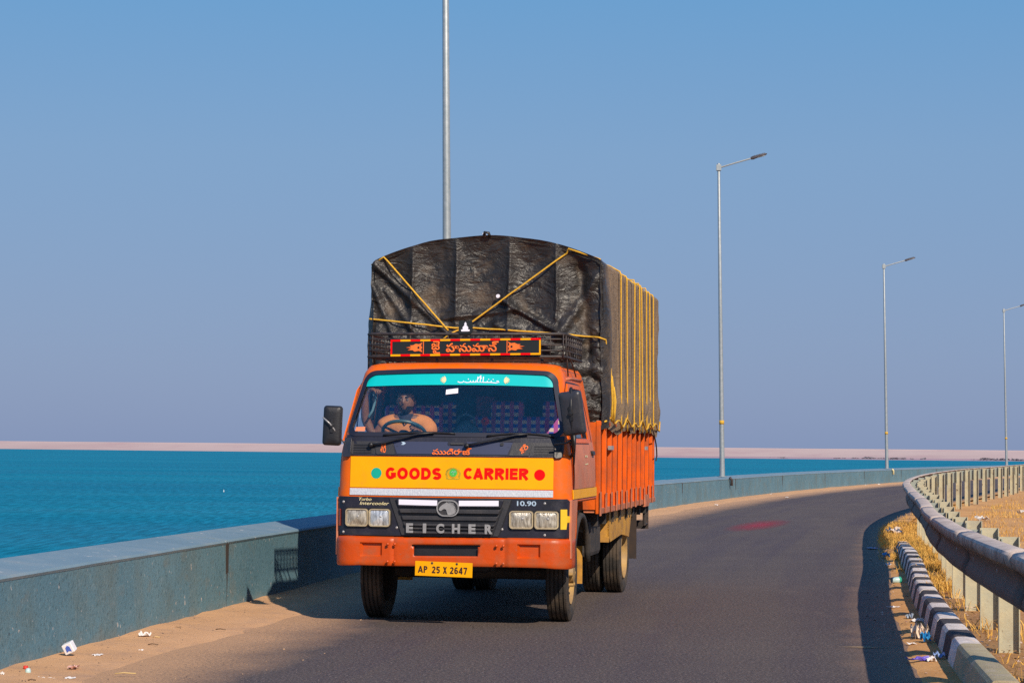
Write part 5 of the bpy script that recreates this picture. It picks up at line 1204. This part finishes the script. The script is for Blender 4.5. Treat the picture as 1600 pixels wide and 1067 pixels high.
# bottom lacing
P = [(BU+TH-.32, 1.985, 1.74)]+[(BU+TH+.03, 2.05, 1.80)]; v = 2.2
while v < 6.95:
    P.append((BU+TH+.035+.01*random.random(), v, 1.80+.02*math.sin(v*5.2+1)+.035*math.sin(v*9))); v += .16
P.append((BU+TH+.03, 7.0, 1.86)); rope('yellow lacing rope running along the lower hem of the tarpaulin', P, .010)
rope('brown rope end hanging loose at the rear corner of the truck body', [(BU+TH+.02, 6.35, 1.76), (BU+TH+.03, 6.6, 1.60), (BU+TH+.01, 6.85, 1.52), (BU+TH-.0, 6.98, 1.46), (BU+TH-.01, 6.97, 1.40)], .008).data.materials[0] = M['darkflap']

# ================================================================== CAB INSIDE
MB().box(-.90, .90, 1.66, 1.70, 1.1, 2.2).build('rear_lining', M['interior'], T)
MB().box(-.88, .88, .55, 1.66, 2.20, 2.23).build('roof_lining', M['interior'], T)
ds = [[(u, v, z+.04*math.exp(-((u+.62)/.25)**2)*(v > .3)) for u in np.linspace(-.93, .93, 24)] for v, z in ((.16, 1.60), (.22, 1.625), (.36, 1.635), (.48, 1.60), (.52, 1.50), (.52, 1.15))]
MB().grid(ds).build('dashboard', M['dash'], T, smooth=True, recalc=False)
def checker():
    m = bpy.data.materials.new('checked_cloth'); m.use_nodes = True; nt = m.node_tree; P = nt.nodes['Principled BSDF']; P.inputs['Roughness'].default_value = .9
    tc = N(nt, 'ShaderNodeTexCoord'); sp = N(nt, 'ShaderNodeSeparateXYZ'); L(nt, tc.outputs['Object'], sp.inputs[0])
    def cell(o_, s_, duty):
        a = N(nt, 'ShaderNodeMath', operation='MULTIPLY'); L(nt, o_, a.inputs[0]); a.inputs[1].default_value = s_
        b = N(nt, 'ShaderNodeMath', operation='FRACT'); L(nt, a.outputs[0], b.inputs[0]); c_ = N(nt, 'ShaderNodeMath', operation='LESS_THAN'); L(nt, b.outputs[0], c_.inputs[0]); c_.inputs[1].default_value = duty; return c_.outputs[0]
    cx_ = cell(sp.outputs[0], 1/.083, .52); cz = cell(sp.outputs[2], 1/.069, .5)
    def mx(f, a, b):
        q = N(nt, 'ShaderNodeMix', data_type='RGBA'); L(nt, f, q.inputs[0])
        for i, x in ((6, a), (7, b)):
            if isinstance(x, tuple): q.inputs[i].default_value = (*x, 1)
            else: L(nt, x, q.inputs[i])
        return q.outputs[2]
    inn = mx(cz, (.75, .58, .46), (.02, .05, .42)); col = mx(cx_, (.48, .08, .30), inn); L(nt, col, P.inputs['Base Color']); return m
CK = checker()
MB().box(-.08, .90, 1.22, 1.40, 1.10, 1.83).build('bench_back', CK, T, bevel=.04)
for u in (.26, .745): MB().box(u-.155, u+.155, 1.25, 1.38, 1.80, 1.975).build('headrest', CK, T, bevel=.04)
MB().box(-.80, -.27, .86, 1.0, 1.10, 1.92).build('driver_backrest', CK, T, bevel=.04)
MB().box(-.36, -.22, 1.26, 1.34, 1.6, 1.96).build('seat_cloth', CK, T, bevel=.02)
MB().box(-.88, .90, .75, 1.45, 1.10, 1.36).build('seat_base', M['interior'], T, bevel=.04)
MB().box(-.08, .10, 1.55, 1.56, 1.80, 2.02).build('flowered_hanging', M['picture'], T)
for u, mt in ((-.84, 'curtain'), (.84, 'curtain')):
    rows_c = [[(u+.02*math.sin(v*60), v, z) for v in np.linspace(1.3, 1.62, 30)] for z in (1.5, 2.18)]
    MB().grid(rows_c).build('curtain', M[mt], T, smooth=True, recalc=False)
MB().obox((-.82, .80, 1.85), (.012, 0, 0), (0, .02, 0), (0, 0, .32)).build('door_pillar', M['curtain'], T)
sw = empty('steering_wheel'); sw.parent = T; sw.matrix_local = Matrix.Translation((-.485, .33, 1.665))@Matrix.Rotation(R(-32), 4, 'X')
mb = MB(); mb.tube([(.19*math.cos(a), .19*math.sin(a), 0) for a in np.linspace(0, 2*math.pi, 41)], .016, 8, caps=False); mb.build('wheel_rim', simple('blue_black_rim', (.03, .08, .11), .4), sw, smooth=True)
for a in (90, 210, 330): MB().tube([(0, 0, -.03), (.18*math.cos(R(a)), .18*math.sin(R(a)), 0)], .012, 6).build('wheel_spoke', M['blackplastic'], sw)
MB().lathe([(-.06, .04), (0, .05), (.01, .0)], (0, 0, 0), 'z', 14).build('wheel_hub', M['blackplastic'], sw, smooth=True)
# things on the seat and dashboard
mb = MB(); mb.lathe([(-.20, .16), (-.1, .17), (.0, .14), (.08, .09), (.12, .03), (.125, .0)], (0, 0, 0), 'z', 20)
can = mb.build('water_can', M['bluebag'], None, smooth=True, bevel=0); can.matrix_world = TM@Matrix.Translation((-.06, .98, 1.66)); tag(can, 'blue grey water can with a handle standing between the seats of the cab', 'can')
h_ = MB().tube([(-.08, 0, .09), (-.07, 0, .16), (0, 0, .185), (.07, 0, .15), (.08, 0, .08)], .014, 8).build('can_handle', M['bluebag'], can, smooth=True)
rs = MB().lathe([(-.03, .01), (-.02, .035), (.01, .04), (.03, .02), (.035, 0)], (0, 0, 0), 'y', 12).build('red_flower', simple('red_cloth', (.7, .02, .05), .9), None, smooth=True); rs.matrix_world = TM@Matrix.Translation((.12, .95, 1.78)); tag(rs, 'red cloth rosette behind the water can in the cab', 'rosette')
mb = MB()
for k in range(6): mb.obox((k*.035, random.uniform(-.01, .01), .004*k % .01), (.024, .004, 0), (0, .02, 0), (0, 0, .006+.006*(k == 0)))
pp = mb.build('paper_strip', M['white'], None); pp.matrix_world = TM@Matrix.Translation((-.06, .33, 1.655)); tag(pp, 'white papers lying on the dashboard behind the windscreen', 'papers')

# ================================================================== DRIVER
def skin(name, pts, edges, rad, root, mt, sub=2, parent=None):
    me = bpy.data.meshes.new(name); me.from_pydata(pts, edges, []); o = link(name, me, mt, parent)
    o.modifiers.new('skin', 'SKIN'); sv = me.skin_vertices[0].data
    for i, r_ in enumerate(rad): sv[i].radius = r_ if isinstance(r_, tuple) else (r_, r_); sv[i].use_root = (i == root)
    s_ = o.modifiers.new('sub', 'SUBSURF'); s_.levels = sub; s_.render_levels = sub; freeze(o)
    o.data.polygons.foreach_set('use_smooth', [True]*len(o.data.polygons)); return o
DX, DY, DZ = -.515, .56, 1.335      # hip
per = empty('person'); per.matrix_world = TM@Matrix.Translation((DX, DY, DZ)); tag(per, 'truck driver in a tan orange shirt with a dark collar behind the steering wheel', 'person')
bp = [(0, 0, .05), (0, .02, .20), (0, .03, .34), (0, .01, .43), (0, -.01, .49), (0, -.02, .55),      # pelvis .. neck 5
      (.12, .02, .415), (.195, .0, .385), (.235, -.09, .22), (.225, -.15, .20), (.19, -.24, .29), (.165, -.26, .325),   # left arm to the wheel 6..11
      (-.12, .02, .415), (-.195, 0, .385), (-.30, -.03, .30), (-.37, -.07, .46), (-.355, -.13, .66), (-.315, -.15, .71),   # right arm out of the window and up 12..17
      (.10, -.12, .02), (.13, -.42, .03), (.13, -.46, -.22), (-.10, -.12, .02), (-.13, -.42, .03), (-.13, -.46, -.22)]
be = [(0, 1), (1, 2), (2, 3), (3, 4), (4, 5), (3, 6), (6, 7), (7, 8), (8, 9), (9, 10), (10, 11), (3, 12), (12, 13), (13, 14), (14, 15), (15, 16), (16, 17), (0, 18), (18, 19), (19, 20), (0, 21), (21, 22), (22, 23)]
br = [(.16, .12), (.155, .115), (.165, .12), (.10, .08), .062, .060, .085, .072, .05, .042, .033, .028, .085, .072, .05, .042, .033, .028, .09, .07, .05, .09, .07, .05]
body_ = skin('body', bp, be, br, 0, M['skin'], 2, per)
# shirt: the same trunk a little larger, short sleeves
sp_ = [(0, 0, .0), (0, .02, .18), (0, .03, .34), (0, .01, .425), (.12, .02, .415), (.195, 0, .385), (.225, -.055, .29), (-.12, .02, .415), (-.195, 0, .385), (-.235, -.02, .345)]
skin('shirt', sp_, [(0, 1), (1, 2), (2, 3), (3, 4), (4, 5), (5, 6), (3, 7), (7, 8), (8, 9)], [(.185, .14), (.185, .13), (.19, .125), (.15, .10), .104, .098, .085, .104, .098, .085], 0, M['shirt'], 2, per)
for sg in (-1, 1):
    MB().prism([(0, .395), (sg*.03, .42), (sg*.085, .475), (sg*.055, .50), (sg*.02, .45)] if sg > 0 else [(0, .395), (sg*.02, .45), (sg*.055, .50), (sg*.085, .475), (sg*.03, .42)], lambda a, b: Vector((a, -.098+abs(a)*.5, b)), lambda a, b: Vector((a, -.080+abs(a)*.5, b))).build('collar', M['collar'], per)
MB().lathe([(.43, .098), (.46, .080), (.50, .066), (.50, .058), (.44, .07)], (0, -.005, 0), 'z', 20).build('collar_band', M['collar'], per, smooth=True)
# head
bm = bmesh.new(); bmesh.ops.create_uvsphere(bm, u_segments=40, v_segments=28, radius=1)
for v in bm.verts:
    x, y, z = v.co; fx = x*.077; fy = y*.098; fz = z*.118
    if z < 0: fx *= 1-.22*(-z)**1.5; fy *= 1-.12*(-z)
    f = max(0, -y)
    if f > .2:
        fy -= .022*math.exp(-(x/.16)**2-((z+.12)/.18)**2)*f+.012*math.exp(-(x/.14)**2-((z-.08)/.22)**2)*f     # nose
        fy += .012*(math.exp(-((abs(x)-.36)/.17)**2-((z-.10)/.12)**2))*f                                          # eye sockets
        fy -= .008*math.exp(-(x/.35)**2-((z+.48)/.10)**2)*f                                                     # lips
        fy -= .010*math.exp(-(x/.35)**2-((z+.82)/.16)**2)*f                                                     # chin
        fy -= .006*math.exp(-(x/.6)**2-((z-.26)/.08)**2)*f                                                      # brow
    v.co = (fx, fy, fz)
me = bpy.data.meshes.new('head'); bm.to_mesh(me); bm.free(); me.polygons.foreach_set('use_smooth', [True]*len(me.polygons))
hd = link('head', me, M['skin'], per); hd.location = (0, -.045, .612)
def hpart(name, mt, fn, lo=0):
    bm = bmesh.new(); bmesh.ops.create_uvsphere(bm, u_segments=32, v_segments=24, radius=1); bmesh.ops.delete(bm, geom=[v for v in bm.verts if not fn(v.co)], context='VERTS')
    for v in bm.verts:
        x, y, z = v.co; k = 1.055; kx = (1-.22*(-z)**1.5) if z < 0 else 1; v.co = (x*.077*k*kx, y*.098*k*(1-.12*max(0, -z))-.004*(lo), z*.118*k)
    me = bpy.data.meshes.new(name); bm.to_mesh(me); bm.free(); me.polygons.foreach_set('use_smooth', [True]*len(me.polygons)); o = link(name, me, mt, hd); return o
hpart('hair', M['hair'], lambda c: c.z > .42 or (c.y > -.1 and c.z > -.35 and not (abs(c.x) > .8 and c.z < .1)))
hpart('beard', M['hair'], lambda c: c.y < .15 and c.z < -.30 and not (abs(c.x) < .26 and -.56 < c.z < -.40 and c.y < 0), 2)
for sg in (-1, 1):
    MB().lathe([(-.004, .001), (-.004, .010), (.004, .012)], (sg*.030, -.088, .010), 'y', 12).build('eye', simple('eye_white', (.16, .12, .10), .5), hd, smooth=True)
    MB().lathe([(-.006, .001), (-.006, .005)], (sg*.030, -.092, .012), 'y', 10).build('iris', M['hair'], hd)
    MB().lathe([(-.012, .001), (-.012, .018), (0, .024), (.012, .016), (.012, .001)], (sg*.078, .01, -.005), 'x', 12).build('ear', M['skin'], hd, smooth=True)
    MB().tube([(sg*.014, -.103, .032), (sg*.030, -.103, .038), (sg*.048, -.094, .034)], .005, 6).build('eyebrow', M['hair'], hd)
# hands: palm with five fingers
def hand(base, d, palm, side, curl, mt=M['skin']):
    d = Vector(d).normalized(); palm = Vector(palm); palm = (palm-d*palm.dot(d)).normalized(); s_ = d.cross(palm)*side
    b = Vector(base); P = [b, b+d*.045, b+d*.075]; rd = [(.026, .02), (.040, .017), (.038, .015)]; E_ = [(0, 1), (1, 2)]
    for k, (off, ln, rr) in enumerate(((-.030, .070, .0088), (-.010, .080, .009), (.010, .075, .0088), (.029, .060, .008))):
        p = P[2]+s_*off; q0 = len(P); P.append(p); rd.append((rr*1.1, rr*1.1)); E_.append((2, q0)); a = 0; cur = p
        for j, f_ in enumerate((.45, .33, .22)):
            a += curl*(j+1)*.55; cur = cur+(d*math.cos(a)+palm*math.sin(a))*ln*f_; P.append(cur); rd.append((rr*(1-.12*j), rr*(1-.12*j))); E_.append((q0+j, q0+j+1))
    q0 = len(P); P.append(b+d*.02-s_*.030+palm*.008); rd.append((.012, .012)); E_.append((0, q0)); P.append(P[-1]+(d*.6-s_*.5+palm*.5).normalized()*.034); rd.append((.0105, .0105)); E_.append((q0, q0+1)); P.append(P[-1]+(d*.8+palm*.6).normalized()*.026); rd.append((.009, .009)); E_.append((q0+1, q0+2))
    return skin('hand', [tuple(p) for p in P], E_, rd, 0, mt, 1, per)
hand(bp[11], (-.1, -.75, .55), (-.3, .5, -.8), 1, .7)
hand(bp[17], (.75, -.45, .05), (.1, .2, -1), -1, .75)
o = MB().tube([Vector(bp[17])+Vector((.0, .028*math.cos(a), .034*math.sin(a))) for a in np.linspace(0, 2*math.pi, 17)], .005, 6, caps=False).build('bracelet', simple('gold_band', (.6, .42, .08), .3, metal=.7), per, smooth=True)

# ================================================================== LITTER
def place(o, x, y, lab, cat, z=.0, rz=0, sc_=1):
    p = gp(x, y, z); o.location = (p.x, p.y, z); o.rotation_euler.z = rz; o.scale = (sc_,)*3; tag(o, lab, cat); return o
def crumple(name, mt, w_, l_, h_, seed, n=7):
    rows_ = []
    for i in range(n+1):
        rows_.append([((j/n-.5)*w_*(1+.5*nz3(i*.6+seed, 3.3))+.15*w_*nz3(i*.5+seed, j*.5), (i/n-.5)*l_+.15*l_*nz3(i*.5, j*.5+seed, 3), max(.002, h_*(.5+1.3*nz3(i*.47+seed*3.1, j*.53)))) for j in range(n+1)])
    o = MB().grid(rows_).build(name, mt, recalc=False); s_ = o.modifiers.new('s', 'SOLIDIFY'); s_.thickness = .0015; return o
wp_ = simple('waste_paper', (.72, .68, .66), .9); wp2 = simple('pink_paper', (.70, .42, .36), .9); pb = simple('blue_plastic', (.02, .22, .50), .4); pv = simple('violet_plastic', (.12, .08, .50), .4); ply = simple('pale_plastic', (.45, .62, .62), .3)
cup = MB(); cup.box(-.038, .038, -.032, .032, 0, .075); cp = cup.build('paper_carton', simple('carton_white', (.74, .74, .78), .6), None, bevel=.006)
place(cp, 121, 1016, 'small white carton with blue print lying against the foot of the wall', 'carton', .055, R(10)); cp.rotation_euler = (R(14), R(-24), R(-12))
MB().prism([(-.018, .015), (.0, .022), (.02, .012), (.018, .05), (.004, .062), (-.014, .052)], lambda a, b: Vector((a, -.0345, b)), lambda a, b: Vector((a, -.0325, b))).build('blue_print', simple('blue_ink', (.06, .12, .50)), cp)
place(crumple('paper_scrap', wp_, .085, .07, .035, 1), 234, 992, 'crumpled white paper scrap on the sand beside the wall', 'paper', .02)
place(crumple('paper_scrap', wp_, .065, .10, .012, 2), 161, 1021, 'flat white paper strip on the sand beside the carton', 'paper', .02)
place(crumple('paper_scrap', wp_, .035, .04, .010, 3), 228, 1014, 'tiny white paper chip at the edge of the asphalt', 'paper', .01)
place(crumple('paper_scrap', wp2, .055, .10, .02, 4), 124, 1041, 'faded pink wrapper on the sand below the carton', 'wrapper', .02)
place(crumple('paper_scrap', wp_, .060, .07, .008, 5), 119, 1056, 'flat white paper scrap below the pink wrapper', 'paper', .01)
place(crumple('paper_scrap', wp_, .11, .05, .012, 6), 84, 1057, 'torn white paper among straw near the wall', 'paper', .01)
place(crumple('paper_scrap', wp_, .022, .03, .02, 7), 14, 1051, 'small white crumb of paper at the foot of the wall', 'paper', .03)
b_ = MB().lathe([(0, .018), (.012, .02), (.03, .014), (.034, 0)], (0, 0, 0), 'z', 12).build('bottle_cap', ply, smooth=True); place(b_, 54, 1048, 'pale blue bottle cap on the sand beside the wall', 'bottle cap', .02)
b_ = MB().lathe([(0, .016), (.018, .016), (.02, 0)], (0, 0, 0), 'z', 12).build('bottle_cap', simple('red_cap', (.6, .03, .02)), smooth=True); place(b_, 50, 1041, 'red bottle cap at the foot of the wall', 'bottle cap', .03)
for i, (x, y, l_, a, c_, lab) in enumerate(((205, 1050, .14, 4, 0, 'straw lying on the dusty asphalt edge'), (247, 1005, .08, -3, 1, 'dark twig on the sand near the asphalt'), (284, 979, .07, -12, 1, 'short dark twig beside the paper scrap'), (252, 994, .06, 4, 0, 'yellow straw beside the crumpled paper scrap'), (352, 983, .10, -25, 1, 'bent brown twig on the sand'), (60, 1060, .05, 5, 1, 'dark twig at the end of the torn paper'))):
    p = gp(x, y, .02); t_ = MB().tube([(-l_/2, 0, 0), (-l_*.1, .006, .006), (l_/2, -.004, .002)], .004, 5).build('straw' if not c_ else 'twig', simple('straw', (.62, .44, .18)) if not c_ else simple('twig', (.12, .07, .04)), smooth=True)
    t_.location = (p.x, p.y, .024 if x < 300 else .03); t_.rotation_euler.z = R(a); tag(t_, lab, 'straw' if not c_ else 'twig')
far_w = [(1121, 789, 'white scrap by the far wall, nearest to the truck'), (1196, 771, 'white scrap lying second from the truck by the far wall'), (1207, 772, 'small white scrap just past the drain pipe by the far wall'), (1229, 768, 'off white scrap beside the rag by the far wall'), (1278, 763, 'pale scrap on the sand strip under the far wall'), (1245, 765, 'white rag heaped on the sand strip under the far wall'), (1260, 764, 'white chip beside the rag under the far wall'), (1354, 757.5, 'white scrap on the sand near the second far lamp'), (1374, 756.5, 'white scrap below the second far lamp'), (1231, 777, 'white chip on the asphalt away from the far wall')]
for i, (x, y, lab) in enumerate(far_w): place(crumple('paper_scrap', wp_, .16 if i == 5 else .10, .12, .05 if i == 5 else .03, 20+i), x, y, lab, 'paper', .02)
# kerb side
place(crumple('plastic_bag', pv, .24, .06, .03, 31), 1440, 1029, 'flat violet plastic wrapper lying on the sand by the kerb', 'wrapper', .02)
place(crumple('plastic_bag', wp_, .08, .06, .03, 32), 1456, 1030, 'white end of a wrapper beside the violet plastic', 'wrapper', .02)
place(crumple('plastic_bag', simple('pale_blue_bag', (.25, .36, .62), .4), .09, .10, .04, 33), 1467, 1024, 'pale blue plastic scrap against the foot of the striped kerb', 'wrapper', .03)
place(crumple('plastic_bag', pb, .075, .09, .07, 34), 1448, 999, 'crumpled bright blue bag beside the white rubbish by the kerb', 'bag', .03)
place(crumple('rubbish_heap', simple('cream_rubbish', (.70, .55, .42), .9), .12, .22, .10, 35, 9), 1437, 994, 'heap of cream coloured rubbish beside the striped kerb', 'rubbish', .02)
place(crumple('paper_scrap', wp_, .07, .05, .015, 36), 1425, 1004, 'thin white paper beside the cream rubbish heap', 'paper', .01)
place(crumple('paper_scrap', wp_, .10, .10, .03, 37), 1432, 969, 'white wrapper on the sand above the rubbish heap', 'wrapper', .02)
place(crumple('paper_scrap', simple('grey_blue_scrap', (.35, .42, .52), .6), .07, .08, .04, 38), 1422, 964, 'grey blue scrap near the foot of the kerb', 'wrapper', .02)
place(crumple('paper_scrap', wp_, .12, .06, .012, 39), 1398, 947, 'long white paper on the dark sand edge', 'paper', .01)
cu_ = MB().lathe([(0, .03), (.001, .032), (.11, .042), (.112, .042), (.112, .038), (.01, .028)], (0, 0, 0), 'x', 16).build('plastic_cup', ply, smooth=True); place(cu_, 1394, 905, 'clear plastic cup with green print lying by the kerb', 'cup', .045, R(20))
MB().lathe([(.085, .0415), (.112, .0432), (.114, .040)], (0, 0, 0), 'x', 16).build('cup_print', simple('green_ink', (.03, .35, .25)), cu_, smooth=True)
place(crumple('plastic_bag', pb, .10, .16, .06, 40), 1386, 869, 'blue plastic wrapper near the grassy end of the kerb', 'wrapper', .03)
place(crumple('plastic_bag', simple('pale_violet_bag', (.35, .33, .50), .4), .15, .25, .02, 41), 1364, 856, 'pale lilac wrapper lying in the barrier shadow', 'wrapper', .01)
place(crumple('paper_scrap', wp_, .06, .12, .03, 42), 1389, 882, 'white scrap between the blue wrapper and the clear cup', 'paper', .02)
place(crumple('paper_scrap', simple('pale_scrap', (.62, .50, .42), .9), .25, .5, .10, 43, 9), 1399, 833, 'pale torn sack half buried in grass at the kerb end', 'sack', .03)
for i, (off, D, lab) in enumerate(((2.2, 52, 'white plastic scrap on the dry grass near the far posts'), (1.4, 46.5, 'triangular pale board leaning behind the barrier posts'), (5.5, 42, 'pale scrap on the dry grass behind the barrier'))):
    p = frame(railX, D, off)[0]; o = crumple('plastic_bag' if i != 1 else 'broken_board', simple('grass_scrap', (.6, .55, .5), .8), .25, .3, .10, 50+i); o.location = (p.x, p.y, .02); tag(o, lab, 'scrap')
